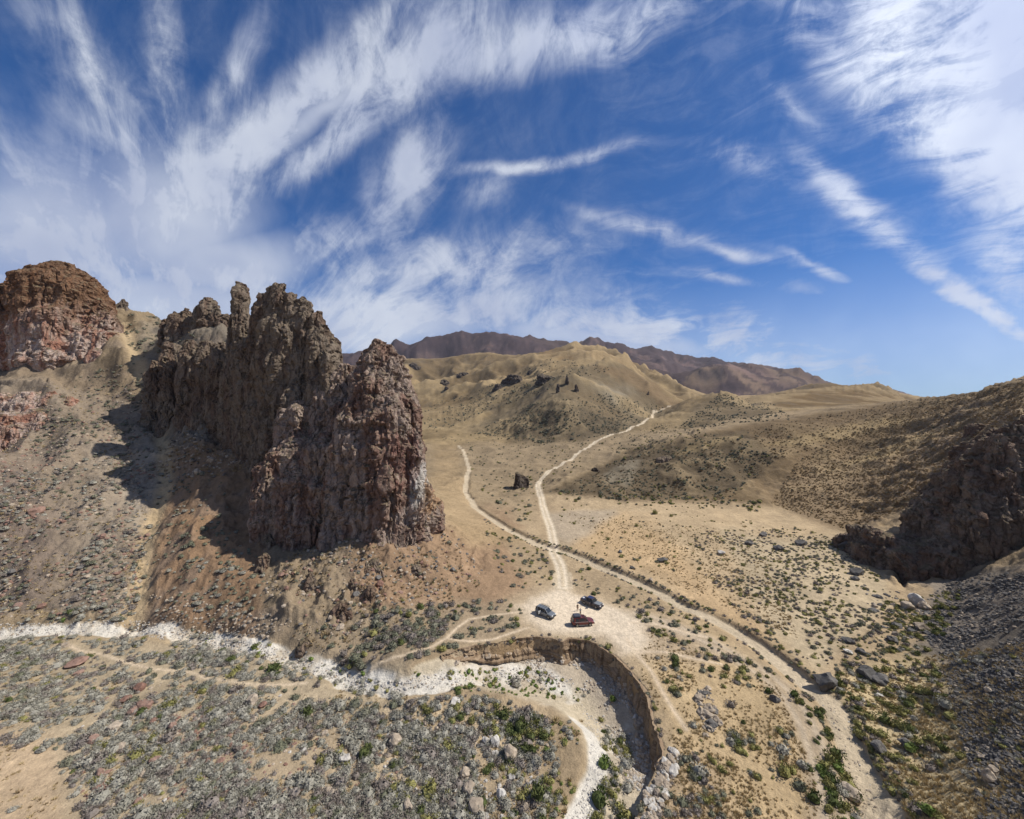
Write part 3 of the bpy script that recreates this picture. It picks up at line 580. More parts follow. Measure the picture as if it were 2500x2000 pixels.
# ------------------------------------------------------------------ rock formations
def column_verts(cx, cy, z0, z1, rx, ry, rng, taper=.55, flare=1.15, sides=18, rings=9, lean=(0, 0)):
    V = []; ph = rng.uniform(0, 6.28); rot = rng.uniform(-.4, .4)
    rad = 1+.16*np.interp(np.linspace(0, sides, sides, endpoint=False), np.arange(0, sides+1, 3), rng.uniform(-1, 1, sides//3+1))
    tlx, tly = rng.uniform(-.3, .3, 2)
    for i in range(rings):
        t = i/(rings-1); k = flare+(1-flare)*min(t*1.6, 1) if t < .6 else 1-(1-taper)*((t-.6)/.4)**1.8
        cap_ = max(0, (t-.86)/.14); k *= (1-.5*cap_**2)*(1+.09*rng.uniform(-1, 1)); z = z0+(z1-z0)*t
        for s in range(sides):
            a = 2*math.pi*s/sides; ca, sa = math.cos(a), math.sin(a); e = .72
            x = math.copysign(abs(ca)**e, ca)*rx*k*rad[s]; y = math.copysign(abs(sa)**e, sa)*ry*k*rad[s]
            V.append((cx+x*math.cos(rot)-y*math.sin(rot)+lean[0]*t, cy+x*math.sin(rot)+y*math.cos(rot)+lean[1]*t, z+(tlx*x+tly*y)*t))
    Fs = [(i*sides+s, i*sides+(s+1) % sides, (i+1)*sides+(s+1) % sides, (i+1)*sides+s) for i in range(rings-1) for s in range(sides)]
    Fs += [tuple(range(sides-1, -1, -1)), tuple((rings-1)*sides+s for s in range(sides))]
    return V, Fs
def rock(name, specs, mat, label, cat, voxel=.6, seed=1, amp=1.0, group=None, zst=1.0, crk=1.0, smooth=10):
    """specs: (px, top_py, half width px, depth m, radius in depth m, base z, taper)"""
    rng = np.random.default_rng(seed); bm = bmesh.new()
    for (px, tpy, w, d, ry, z0, tp) in specs:
        X = (px-CX)/FPX*d; z1 = CAMZ+(CY-tpy)/FPX*d; rx = w/FPX*d
        V, Fs = column_verts(X, d, z0, z1, rx, ry, rng, tp)
        vs = [bm.verts.new(v) for v in V]
        for f_ in Fs: bm.faces.new([vs[i] for i in f_])
    bmesh.ops.recalc_face_normals(bm, faces=bm.faces[:])
    me = bpy.data.meshes.new(name); bm.to_mesh(me); bm.free()
    o = bpy.data.objects.new(name, me); COL.objects.link(o)
    md = o.modifiers.new('r', 'REMESH'); md.mode = 'VOXEL'; md.voxel_size = voxel
    if smooth: sm = o.modifiers.new('s', 'SMOOTH'); sm.factor = .5; sm.iterations = smooth
    dg = bpy.context.evaluated_depsgraph_get(); ev = o.evaluated_get(dg); me2 = bpy.data.meshes.new_from_object(ev)
    o.modifiers.clear(); o.data = me2; me2.name = name; bpy.data.meshes.remove(me)
    nv = len(me2.vertices); co = np.empty(nv*3, np.float32); me2.vertices.foreach_get('co', co); co = co.reshape(-1, 3)
    no = np.empty(nv*3, np.float32); me2.vertices.foreach_get('normal', no); no = no.reshape(-1, 3)
    x, y, z = co.T; s = voxel/.6
    big = fbm(x/(7*s), y/(7*s), z/(16*s*zst), 4, seed+1, .5)*2.1
    cr = fbm(x/(3.4*s), y/(3.4*s), z/(13*s*zst), 5, seed+5, .55, True); cr = -np.maximum(cr-.3, 0)*3.4*crk
    lump = fbm(x/(2.0*s), y/(2.0*s), z/(2.6*s), 5, seed+9, .6)*1.25
    ledge = -np.abs(vnoise(x/(9*s), y/(9*s), z/(1.9*s), seed+13))*.5
    w1 = fbm(x/(5*s), y/(5*s), z/(5*s), 3, seed+31)*1.3; w2 = fbm(x/(5*s), y/(5*s), z/(5*s), 3, seed+37)*1.3
    def block(cx_, cz_, sd_): return _hash(np.floor(x/cx_/s+w1).astype(np.int32), np.floor(y/cx_/s+w2).astype(np.int32), np.floor(z/cz_/s+w1+w2).astype(np.int32), seed+sd_)*2-1
    blk = block(3.6, 7.5, 41)*.75+block(1.7, 2.8, 43)*.42
    disp = (big*.85+cr+lump*.7+ledge+blk)*s*amp
    no2 = no.copy(); no2[:, 2] *= .55
    co = co+no2*disp[:, None]
    wv = np.stack([fbm(x/(9*s), y/(9*s), z/(11*s), 3, seed+21+i) for i in range(3)], -1); co = co+wv*np.array((1.9, 1.4, .9))*s*amp
    me2.vertices.foreach_set('co', co.ravel()); me2.polygons.foreach_set('use_smooth', np.zeros(len(me2.polygons), bool))
    me2.materials.clear(); me2.materials.append(mat); me2.update()
    o.location = (0, 0, 0); tag(o, label, cat, group); return o
rock('rock_tower', [(905,858,26,124,8,8,.85),(885,880,24,124,8,10,.85),(928,832,36,125,9,8,.8),(948,842,34,124,8,8,.7),(966,868,30,122,8,8,.7),(988,912,28,121,8,7,.75),(1002,965,28,119,8,5,.8),(1012,1050,30,118,9,2,.85),(1028,1160,32,120,8,0,.7),(1052,1215,22,122,7,-2,.6),(897,880,38,124,10,8,.75),(925,900,60,119,9,8,.85),(945,960,66,115,9,5,.9),(930,1040,70,113,8,4,.92),(880,960,46,117,9,6,.9),
      (850,890,40,131,9,15,.7),(838,960,40,126,9,12,.7),(800,905,40,132,9,18,.7),(790,985,44,127,9,12,.75),(750,960,40,131,9,16,.75),(740,1060,54,121,8,6,.85),(800,1060,50,119,8,6,.88),(860,1060,44,115,8,6,.92),(705,1070,36,127,9,10,.8),(688,1100,42,119,8,5,.9),(750,1140,74,115,7,3,.92),(668,1120,26,120,6,5,.9)],
     M_TOWER, 'massive reddish brown rock tower rising from the slope left of the clearing', 'rock tower', .45, 3, .9, crk=1.15, smooth=9)
rock('rock_fin', [(688,694,28,140,7,40,.75),(668,702,24,141,6,40,.75),(650,722,26,141,6,40,.8),(715,714,26,139,7,40,.8),(738,730,18,138,6,40,.8),(754,734,11,136,5,40,.75),(776,758,15,135,5,38,.75),(797,796,17,133,6,35,.8),(812,838,16,131,6,33,.75),(700,745,62,139,6,35,.92),(735,780,66,137,6,35,.92),(752,860,40,134,6,25,.7),(700,865,32,135,6,25,.6),(790,892,30,131,6,25,.7),(720,930,34,130,6,20,.6)],
     M_FIN, 'tall dark jagged rock fin with knobbly crest behind the tower', 'rock fin', .5, 23, .75, crk=.8, smooth=3)
rock('rock_spire', [(591,690,16,150,4,48,.85),(597,765,22,149,5,45,.8),(567,768,8,151,3,60,.5),(608,830,34,147,6,35,.85),(652,806,16,145,5,40,.6),(668,846,24,143,5,35,.65),(635,915,44,144,7,28,.8),(590,900,30,150,6,35,.8),(650,960,32,139,6,22,.8)],
     M_FIN, 'slim upright rock spire left of the dark fin with sky on both sides', 'rock spire', .5, 33, .7, crk=.7, smooth=3)
rock('rock_ridge', [(508,724,18,190,5,80,.6),(482,742,16,191,5,80,.6),(455,750,11,192,4,80,.6),(434,764,12,192,5,80,.6),(408,778,7,193,4,80,.5),(530,748,11,188,4,80,.6),(548,765,16,186,4,78,.7),(470,775,34,192,5,76,.7),(520,780,30,188,4,76,.7),(500,835,14,176,3,70,.5),
      (388,880,20,173,6,30,.8),(424,842,26,169,6,20,.85),(465,830,32,164,6,18,.85),(505,832,32,160,6,18,.85),(545,838,30,157,6,15,.85),(582,860,30,153,6,15,.85),(615,880,24,149,6,15,.85)],
     M_FIN, 'low crest of knobbly brown rock left of the slim spire', 'rock ridge', .6, 43, .75, crk=.7, smooth=5)
rock('rock_cliff', [(165,656,56,214,18,60,.85),(128,664,40,213,16,60,.85),(205,672,32,211,14,60,.8),(226,694,24,210,12,60,.8),(246,728,28,209,10,60,.55),(268,765,22,206,8,60,.6),(60,700,62,216,16,60,.85),(-20,704,62,216,16,60,.85),(-120,704,80,216,16,60,.85),(-260,724,90,216,16,60,.85),(100,740,130,206,12,55,.75),(-80,760,130,206,12,50,.8),(200,790,80,201,9,50,.8),(255,855,44,196,6,55,.8),(-380,740,80,216,14,60,.8)],
     M_CLIFF, 'tall rounded cliff of pink and rust rock at the far left skyline', 'cliff', .7, 53, .8, crk=.8, smooth=4)
rock('rock_pinnacle', [(300,728,11,232,4,95,.55),(283,742,9,230,4,90,.6),(314,748,9,232,4,90,.5)], M_FIN, 'small knob of rock on the saddle right of the pink cliff', 'pinnacle', .6, 63, .6)
rock('rock_outcrop', [(10,960,46,165,6,20,.8),(-70,965,60,164,7,20,.8),(75,958,40,166,6,20,.75),(125,955,32,168,5,25,.7),(165,965,26,169,4,25,.7),(20,1010,70,158,5,15,.85),(90,1000,48,161,5,15,.85),(-60,1010,70,158,5,15,.85),(150,1000,30,165,4,25,.8),(-180,980,70,163,6,20,.85)],
     M_CLIFF, 'pink and white rock outcrop on the talus below the pink cliff', 'rock outcrop', .6, 73, .7, crk=.6)
_r = np.random.default_rng(8); WALL = []
for _px in range(2076, 2760, 20):
    _t = np.interp(_px, [2076,2130,2200,2255,2272,2325,2340,2400,2440,2500,2760], [1308,1290,1322,1308,1228,1196,1150,1084,1054,1032,1000]); _d = np.interp(_px, [2076,2180,2300,2400,2500,2760], [131,118,115,113,111,106])
    WALL.append((_px, _t+_r.uniform(-8, 14), 26, _d+4+_r.uniform(-1.5, 1.5), 7, -6, .92)); WALL.append((_px+10, _t+.45*(1400-_t)+_r.uniform(-30, 30), 26, _d-1+_r.uniform(-1.5, 1.5), 6, -6, .9))
    if _px > 2280: WALL.append((_px, _t+_r.uniform(0, 20), 40, _d+14, 10, -6, .95))
rock('rock_wall', WALL,
     M_DARKR, 'shaded dark rock wall at the foot of the right hillside', 'rock wall', .5, 83, .8, crk=1.2, smooth=3)
rock('rock_crag', [(2497,922,11,262,5,50,.5),(2462,940,22,266,6,50,.6),(2428,952,18,270,6,50,.6),(2560,900,40,262,8,50,.6),(2500,960,50,262,8,45,.8)], M_DARKR, 'dark crag on the skyline at the right edge', 'crag', .9, 93, .8)
rock('rock_stack', [(1262,1151,9,243,3.2,0,.7),(1275,1158,9,243,3,0,.7),(1284,1163,6,244,2.5,0,.7),(1268,1170,14,242,3.5,0,.9)], M_BASALT, 'lone black rock stack on the plain left of the road bend', 'rock stack', .5, 103, .55)
def outcrop(px, py, w, h, label, name='rock_outcrop', mat=None, cat='outcrop', seed=1, amp=.7, tp=.5, parts=3, sink=.35):
    g = ground(px, py)
    d = g.y+w/FPX*g.y*.5; z0 = g.z-h/FPX*d*sink-1; rng = np.random.default_rng(seed)
    sp = [(px, py-h, w*.6, d, w/FPX*d*.55, z0, tp)]
    for i in range(parts):
        o = rng.uniform(-.75, .75); sp.append((px+w*o, py-h*rng.uniform(.35, .85)*(1-.4*abs(o)), w*rng.uniform(.3, .5), d+w/FPX*d*rng.uniform(-.4, .4), w/FPX*d*.4, z0, tp))
    size = max(w, h)/FPX*d
    return rock(name, sp, mat or M_BASALT, label, cat, max(.22, size/16), seed, amp, smooth=3)
K = outcrop
K(830,1522,40,52,'rounded grey rock outcrop low on the slope just above the white wash',mat=M_DARKR,seed=201)
K(640,1400,26,50,'grey rock rib at the left edge of the slope below the tower',mat=M_DARKR,seed=202)
K(655,1338,26,36,'pale rock shoulder just under the shadow of the tower',mat=M_DARKR,seed=203)
K(856,1444,13,34,'dark rounded boulder stack standing in the slope below the tower',mat=M_DARKR,seed=204)
K(905,1392,36,26,'row of dark rocks right under the foot of the tower',mat=M_DARKR,seed=205)
K(900,1462,22,36,'dark rock rib in the middle of the slope below the tower',mat=M_DARKR,seed=206)
K(1014,1405,24,26,'oval dark rock slab on the slope right of the tower foot',mat=M_DARKR,seed=207)
K(760,1440,22,40,'narrow rock rib left of the dark rounded boulder stack',mat=M_DARKR,seed=208)
K(745,1590,24,34,'thin dark rock vein running down to the white wash',mat=M_DARKR,seed=209)
K(1363,957,9,20,'left one of three dark pinnacles on the cone hill','rock_pinnacle',cat='pinnacle',seed=211,parts=1)
K(1383,940,7,24,'middle and highest of three dark pinnacles on the cone hill','rock_pinnacle',cat='pinnacle',seed=212,parts=1)
K(1407,957,9,20,'right one of three dark pinnacles on the cone hill','rock_pinnacle',cat='pinnacle',seed=213,parts=1)
K(1583,966,5,11,'small lone pinnacle on the right flank of the cone hill','rock_pinnacle',cat='pinnacle',seed=214,parts=1)
K(1254,938,32,24,'broad black outcrop on the golden hill behind the cone hill',seed=215,tp=.7,parts=5)
K(1216,952,14,14,'small black outcrop left below the broad one on the golden hill',seed=216)
K(1335,932,38,18,'long dark outcrop along the left shoulder of the cone hill',seed=217,tp=.8,parts=6)
K(1008,902,19,18,'black outcrop on the golden hill just right of the tower top',seed=218)
K(1086,940,16,14,'small black outcrop in a hollow of the golden hills',seed=219)
K(1090,952,7,9,'tiny black rock under the hollow of the golden hills',seed=220,parts=1)
K(1130,918,22,8,'thin dark ledge on the golden hill left of the broad black outcrop',seed=221,tp=.8,parts=4)
K(1295,912,12,8,'tiny dark knob on the golden hill above the broad black outcrop',seed=222)
K(1452,1152,14,11,'small black knob on the left end of the dark hill',seed=223)
K(1262,1194,9,9,'low black rubble at the foot of the lone rock stack',seed=224)
K(1620,1128,26,14,'dark ledge on the crest of the dark hill',mat=M_DARKR,seed=225,tp=.8)
K(2385,1060,32,26,'dark ledge in the right hillside above the shaded wall',mat=M_DARKR,seed=226,tp=.8,parts=5)

# ------------------------------------------------------------------ eroded bank
def build_bank():
    pts = wLIP; seg = np.hypot(*np.diff(pts, axis=0).T); L = np.concatenate([[0], np.cumsum(seg)]); n = int(L[-1]/.22); s = np.linspace(0, L[-1], n)
    bx = np.interp(s, L, pts[:, 0]); by = np.interp(s, L, pts[:, 1])
    k = np.ones(9)/9; bx[4:-4] = np.convolve(bx, k, 'valid'); by[4:-4] = np.convolve(by, k, 'valid')
    tx = np.gradient(bx); ty = np.gradient(by); l = np.hypot(tx, ty); nx, ny = ty/l, -tx/l            # towards the basin
    cen = wBASIN.mean(0); sg = np.sign((cen[0]-bx)*nx+(cen[1]-by)*ny); sg = np.sign(np.median(sg)); nx *= sg; ny *= sg
    R = 22; V = np.zeros((n, R, 3)); par = np.interp(s, L, np.arange(len(pts)))
    hgt = np.interp(par, [0, 3, 8, 17, 19], [.8, 3.6, 4.8, 5.0, 3.2])*(1+.16*fbm(s/5, s*0, octv=3, seed=5))
    ztop = np.array([z_at(bx[i]-nx[i]*.5, by[i]-ny[i]*.5) for i in range(n)])
    for j in range(R):
        t = j/(R-1)
        runnel = -np.maximum(fbm(s/1.1, np.full(n, t*1.3), octv=4, seed=7, ridged=True)-.05, 0)*1.5*math.sin(math.pi*min(t*1.2, 1))
        strata = vnoise(s/6, np.full(n, t*9.0), seed=9)*.22
        edge = fbm(s/2.6, s*0, octv=5, seed=12, gain=.65)*.62
        off = .30+edge+(.75*t+strata*(t > .03)+runnel+.35*t*t)
        V[:, j, 0] = bx+nx*off; V[:, j, 1] = by+ny*off; V[:, j, 2] = ztop+.03-t*hgt-(.0 if j else 0)
    V[:, 0, 0] = bx-nx*.7; V[:, 0, 1] = by-ny*.7; V[:, 0, 2] = ztop-.15
    V[:, 1, 2] = ztop+.06
    ii = np.arange(n*R).reshape(n, R); Fq = np.stack([ii[:-1, :-1], ii[1:, :-1], ii[1:, 1:], ii[:-1, 1:]], -1).reshape(-1, 4)
    m, t, b = new_mat('layered bank earth', rough=1, spec=.05); geo = t.node('ShaderNodeNewGeometry'); pos = geo.outputs['Position']
    x, y, z = t.sep(pos)[:3]
    ns = t.noise(t.mapping(pos, scale=(.12, .12, 3.2)), 1.0, 5, .65); n2 = t.noise(t.mapping(pos, scale=(1, 1, .25)), 1.5, 6, .7)
    c = t.ramp(ns, [(.3, (.12,.082,.052)), (.45, (.215,.15,.095)), (.55, (.29,.215,.14)), (.7, (.175,.122,.08))])  # strata tones lowered so the colour itself carries the bank face's shade
    c = t.vmath('SCALE', c, scale=t.maprange(n2, .25, .75, .7, 1.25, False)); t.put(b.inputs['Base Color'], c)
    o = np_mesh('eroded_bank', V.reshape(-1, 3), Fq, m, None, False); tag(o, kind='structure')
build_bank()

# ------------------------------------------------------------------ plants and stones: prototypes
def leaf_mat(name, c1, c2, inner=False):
    m, t, b = new_mat(name, rough=.9, spec=.05)
    oi = t.node('ShaderNodeObjectInfo'); geo = t.node('ShaderNodeNewGeometry')
    n = t.noise(geo.outputs['Position'], 2.3, 3, .6)
    c = t.mix(t.math('ADD', t.math('MULTIPLY', oi.outputs['Random'], .6), t.math('MULTIPLY', n, .4)), c1, c2)
    c = t.vmath('SCALE', c, scale=t.maprange(t.noise(geo.outputs['Position'], 11, 2, .5), .3, .7, .8, 1.25, False))
    t.put(b.inputs['Base Color'], c); return m
M_SAGE = leaf_mat('sage leaf', (.20,.19,.15), (.31,.29,.24)); M_SAGE2 = leaf_mat('dark sage leaf', (.12,.125,.08), (.185,.175,.13))
M_RAB = leaf_mat('rabbitbrush leaf', (.155,.148,.055), (.235,.215,.08)); M_GREEN = leaf_mat('green leaf', (.058,.075,.026), (.11,.12,.045))
M_DRYG = leaf_mat('dry grass blade', (.38,.29,.15), (.50,.40,.235)); M_TWIG = leaf_mat('bare twig', (.15,.125,.105), (.22,.19,.165))
M_BRITE = leaf_mat('fresh green leaf', (.095,.14,.035), (.16,.195,.06)); M_TUFT = leaf_mat('brown tussock blade', (.20,.145,.08), (.31,.23,.13))
M_WOOD = new_mat('shrub wood', (.085,.068,.055))[0]
def bush_mesh(name, mat, seed, nleaf=170, leaf=.15, height=.75, upright=.0, clumps=9, core=.62):
    r = np.random.default_rng(seed); V = []; Fc = []; mi = []
    ca = r.uniform(0, 6.28, clumps); cr = np.sqrt(r.uniform(0, 1, clumps))*.62; cx = cr*np.cos(ca); cy = cr*np.sin(ca); cz = r.uniform(.25, .55, clumps)*height/.75*(1-.35*cr); cs = r.uniform(.26, .46, clumps)
    for i in range(nleaf):
        k = r.integers(clumps); v = r.normal(size=3); v /= np.linalg.norm(v)
        if v[2] < -.25: v[2] *= -1
        p = np.array([cx[k], cy[k], cz[k]])+v*cs[k]*r.uniform(.7, 1.08)*np.array([1, 1, .8]); p[2] = max(p[2], .03)
        up = np.array([0, 0, 1.0]); a = v*(1-upright)+up*upright+r.normal(size=3)*.55; a /= np.linalg.norm(a); b_ = np.cross(a, r.normal(size=3)); b_ /= np.linalg.norm(b_); s_ = leaf*r.uniform(.6, 1.3)
        n = len(V); V += [p-b_*s_*.45, p+b_*s_*.45, p+a*s_*1.25]; Fc.append((n, n+1, n+2)); mi.append(0)
    # woody dark core
    n0 = len(V); ring = 7
    for j, (zz, rr) in enumerate(((-.25, .45), (.12, core), (height*.62, core*.72), (height*.85, .12))):
        for q in range(ring): a = 6.283*q/ring; rr2 = rr*r.uniform(.8, 1.15); V.append(np.array([math.cos(a)*rr2, math.sin(a)*rr2, zz]))
    for j in range(3):
        for q in range(ring): Fc.append((n0+j*ring+q, n0+j*ring+(q+1) % ring, n0+(j+1)*ring+(q+1) % ring, n0+(j+1)*ring+q)); mi.append(1 if j < 1 else 0)
    me = bpy.data.meshes.new(name); me.from_pydata([tuple(v) for v in V], [], Fc); me.materials.append(mat); me.materials.append(M_WOOD)
    me.polygons.foreach_set('material_index', mi); me.update(); return me
def tuft_mesh(name, mat, seed, n=26):
    r = np.random.default_rng(seed); V = []; Fc = []
    for i in range(n):
        a = r.uniform(0, 6.28); rr = r.uniform(0, .5); p = np.array([math.cos(a)*rr, math.sin(a)*rr, -.05]); out = np.array([math.cos(a), math.sin(a), 0])
        tip = p+out*r.uniform(.1, .6)+np.array([0, 0, r.uniform(.5, 1.0)]); w = np.cross(tip-p, r.normal(size=3)); w /= np.linalg.norm(w); k = len(V)
        V += [p-w*.12, p+w*.12, tip]; Fc.append((k, k+1, k+2))
    me = bpy.data.meshes.new(name); me.from_pydata([tuple(v) for v in V], [], Fc); me.materials.append(mat); me.update(); return me
def stone_mesh(name, mat, seed, sub=2, flat=.75):
    r = np.random.default_rng(seed); bm = bmesh.new(); bmesh.ops.create_icosphere(bm, subdivisions=sub, radius=1)
    pl = [(v/np.linalg.norm(v), r.uniform(.6, .92)) for v in r.normal(size=(15, 3))]
    off = r.uniform(-50, 50, 3)
    for v in bm.verts:
        p = np.array(v.co)
        for nrm, dd in pl:
            q = p@nrm
            if q > dd: p = p-nrm*(q-dd)
        p = p*(1+.26*mnoise.noise(Vector(p*1.5+off))+.10*mnoise.noise(Vector(p*4.0+off))); p[2] *= flat; v.co = p
    me = bpy.data.meshes.new(name); bm.to_mesh(me); bm.free(); me.materials.append(mat); return me
def stone_mat(name, c1, c2):
    m, t, b = new_mat(name, rough=.95, spec=.1); oi = t.node('ShaderNodeObjectInfo'); tc = t.node('ShaderNodeTexCoord'); n = t.noise(tc.outputs['Object'], 2.0, 6, .7)
    c = t.mix(t.math('ADD', t.math('MULTIPLY', oi.outputs['Random'], .7), t.math('MULTIPLY', n, .4)), c1, c2); c = t.vmath('SCALE', c, scale=t.maprange(n, .3, .7, .65, 1.3, False)); t.put(b.inputs['Base Color'], c)
    bp = t.node('ShaderNodeBump'); bp.inputs['Strength'].default_value = .7; bp.inputs['Distance'].default_value = .12; t.put(bp.inputs['Height'], t.noise(tc.outputs['Object'], 3.5, 6, .7)); t.l.new(bp.outputs[0], b.inputs['Normal']); return m
S_DARK = stone_mat('dark stone', (.085,.08,.074), (.165,.152,.138)); S_RED = stone_mat('red brown stone', (.17,.09,.065), (.27,.18,.14)); S_PALE = stone_mat('pale stone', (.33,.30,.26), (.50,.47,.42)); S_TAN = stone_mat('tan stone', (.25,.20,.15), (.40,.33,.25))
PROTO = {
 'sage': [bush_mesh('sagebrush', M_SAGE, 300+i) for i in range(4)], 'dsage': [bush_mesh('dark_sagebrush', M_SAGE2, 310+i) for i in range(3)],
 'rab': [bush_mesh('rabbitbrush', M_RAB, 320+i, upright=.4) for i in range(3)], 'green': [bush_mesh('green_shrub', M_GREEN, 330+i, 190, .16, .85) for i in range(3)],
 'brite': [bush_mesh('leafy_shrub', M_BRITE, 335+i, 170, .17, .8, .5) for i in range(2)],
 'twig': [bush_mesh('bare_shrub', M_TWIG, 340+i, 120, .17, .7, .3) for i in range(2)],
 'grass': [tuft_mesh('grass_tuft', M_DRYG, 350+i) for i in range(3)], 'tuft': [tuft_mesh('tussock', M_TUFT, 360+i) for i in range(3)],
 'sdark': [stone_mesh('dark_stone', S_DARK, 370+i, 1) for i in range(3)], 'sred': [stone_mesh('red_stone', S_RED, 375+i, 1) for i in range(3)],
 'spale': [stone_mesh('pale_stone', S_PALE, 380+i, 1) for i in range(3)], 'stan': [stone_mesh('tan_stone', S_TAN, 385+i, 1) for i in range(3)]}
BIG = {k: [stone_mesh('boulder', m, s+i, 3, .8) for i in range(3)] for k, m, s in (('sdark', S_DARK, 400), ('sred', S_RED, 410), ('spale', S_PALE, 420), ('stan', S_TAN, 430))}

# ------------------------------------------------------------------ scattering
ITEMS = []       # kind, x, y, z, size, px, py
avoid_m = {}
def field_val(name, X, Y):
    j = np.clip(np.searchsorted(rows, Y), 0, len(rows)-1); i = np.clip(np.searchsorted(cols, X/Y), 0, len(cols)-1); return MSK[name][j, i]
def scatter(poly, n, kinds, smin, smax, clump=.35, pw=2.0, cs=9.0, seed=None, dmin=0, dmax=1e9, clear=True, gain=1.0):
    global ITEMS
    rng = np.random.default_rng(seed if seed is not None else len(ITEMS)+5)
    P_ = np.array(poly, float); lo = P_.min(0); hi = P_.max(0); m = int(n*14)
    px = rng.uniform(lo[0], hi[0], m); py = rng.uniform(lo[1], hi[1], m); k = inside(px, py, poly); px, py = px[k], py[k]
    if not len(px): return
    G = ground_many(px, py); X, Y, Z = G[:, 0], G[:, 1], G[:, 2]
    acc = (Y/np.percentile(Y, 92))**pw
    cl = fbm(X/cs, Y/cs, octv=3, seed=201); acc = acc*sst(cl, -clump-.25, .25-clump*.2) if clump > 0 else acc
    ok = (rng.uniform(size=len(px)) < acc) & (Y > dmin) & (Y < dmax)
    if clear:
        ok &= (field_val('lot', X, Y) < -.8) & (field_val('roadd', X, Y) > 2.4) & (field_val('path', X, Y) > .9) & (field_val('washr', X, Y) < .3) & (field_val('washl', X, Y) < .55) & (field_val('washc', X, Y) < .3) & (field_val('wall', X, Y) < .2)
    idx = np.where(ok)[0][:n]
    ks = list(kinds); pr = np.array([kinds[q] for q in ks], float); pr /= pr.sum()
    for i in idx:
        ITEMS.append((ks[rng.choice(len(ks), p=pr)], X[i], Y[i], Z[i], (smin*.8+(smax*1.15-smin*.8)*rng.uniform()**1.5)*(1+.45*(rng.uniform() > .9)), px[i], py[i]))
S = scatter
S([(-300,1575),(500,1600),(760,1690),(1000,1730),(1150,1780),(1180,2040),(560,2040),(230,2040),(140,1850),(-300,1720)], 4000, {'sage':9,'twig':3.5,'dsage':1.5,'rab':.5,'green':.08}, .30, .92, .34, 1.4, 5)
S([(-300,1720),(200,1780),(260,2040),(-300,2040)], 26, {'sage':5,'twig':1}, .3, .6, 0)
S([(-300,1545),(400,1530),(700,1590),(1000,1690),(900,1700),(500,1620),(-300,1600)], 520, {'sage':9,'rab':.8,'green':.4,'twig':1}, .35, .85, .15, 1.2, 6)
S([(450,1530),(640,1565),(800,1620),(960,1665),(1100,1645),(1100,1680),(880,1700),(640,1615),(450,1560)], 110, {'sage':6,'rab':2,'brite':1}, .25, .6, .1, .6, 5, clear=False)
S([(-300,1480),(300,1480),(330,1515),(-300,1530)], 150, {'sage':8,'dsage':2,'green':1}, .5, .95, .1)
S([(-300,1200),(200,1130),(330,1000),(400,1150),(370,1270),(335,1500),(-300,1510)], 1500, {'sage':5,'dsage':3,'twig':3}, .38, .85, .3, 1.3, 9, dmin=95)
S([(150,930),(330,880),(390,1060),(300,1120),(60,1120)], 420, {'dsage':6,'twig':3}, .4, .9, .3, 1, 9)
S([(290,765),(400,775),(430,850),(340,930)], 120, {'dsage':1}, .6, 1.1, .2)
S([(410,1120),(520,1100),(560,1250),(650,1400),(640,1530),(345,1510),(360,1330)], 330, {'dsage':7,'sage':3}, .38, .8, .15, 1, 7, dmin=90)
S([(400,780),(640,850),(640,1000),(430,1000)], 240, {'dsage':2,'tuft':4,'rab':.6}, .4, .9, .2, 1)
S([(650,1300),(1060,1260),(1180,1420),(1000,1560),(760,1590),(650,1500)], 950, {'dsage':2,'tuft':8,'rab':.3,'grass':3}, .3, .6, .25, 1, 8)
S([(900,1490),(1250,1460),(1290,1520),(1200,1550),(1060,1600),(880,1640),(800,1610)], 210, {'dsage':6,'green':.7,'rab':.8,'twig':4}, .5, 1.15, .2, 1, 7)
S([(900,1560),(1100,1500),(1060,1590),(920,1635),(850,1620)], 110, {'dsage':6,'green':.8,'twig':4}, .6, 1.1, .1, 1, 7)
S([(1170,1250),(1370,1350),(1365,1430),(1250,1440),(1200,1360)], 120, {'dsage':6,'rab':2,'green':1,'twig':2}, .45, .95, .3, 1, 8)
S([(1400,1370),(1660,1480),(1900,1650),(1960,1740),(1700,1640),(1560,1530),(1480,1460),(1400,1440)], 200, {'dsage':4,'rab':4,'twig':3,'green':.6}, .35, .85, .3, 1, 8)
S([(1560,1570),(1900,1700),(2040,2000),(1700,2000),(1660,1790)], 95, {'rab':4,'sage':2,'dsage':2,'green':1}, .35, .85, .3, 1, 8)
S([(1930,1690),(2010,1750),(2130,2040),(2040,2040),(1980,1800)], 85, {'rab':6,'green':3,'sage':2,'brite':1}, .45, .95, .2, .8, 5)
S([(2035,1650),(2180,1560),(2300,1600),(2320,1760),(2300,2040),(2190,2040),(2090,1790)], 260, {'rab':7,'green':2,'sage':1.6,'twig':1.2}, .42, .95, .3, 1.2, 7)
S([(2300,1600),(2900,1560),(2900,2040),(2300,2040)], 120, {'rab':4,'sage':2.5,'dsage':2,'grass':2}, .35, .75, .3, 1, 6)
S([(1690,1300),(1960,1290),(2070,1330),(2200,1470),(2260,1560),(2060,1650),(1950,1610),(1800,1500),(1700,1380)], 1900, {'rab':4,'dsage':5,'twig':5}, .3, .62, .22, 1.4, 9)
S([(2060,1400),(2180,1470),(2350,1440),(2300,1560),(2200,1560)], 160, {'rab':6,'green':2}, .45, .8, .3, 1)
S([(960,1700),(1150,1690),(1290,1720),(1370,1800),(1360,1900),(1320,2040),(950,2040)], 520, {'sage':8,'rab':1.6,'green':.7,'twig':3}, .4, .95, .3, 1.2, 6)
S([(1190,1740),(1340,1750),(1330,1830),(1290,1850),(1210,1800)], 60, {'rab':5,'green':4,'sage':3}, .6, 1.0, .05, 1, 6)
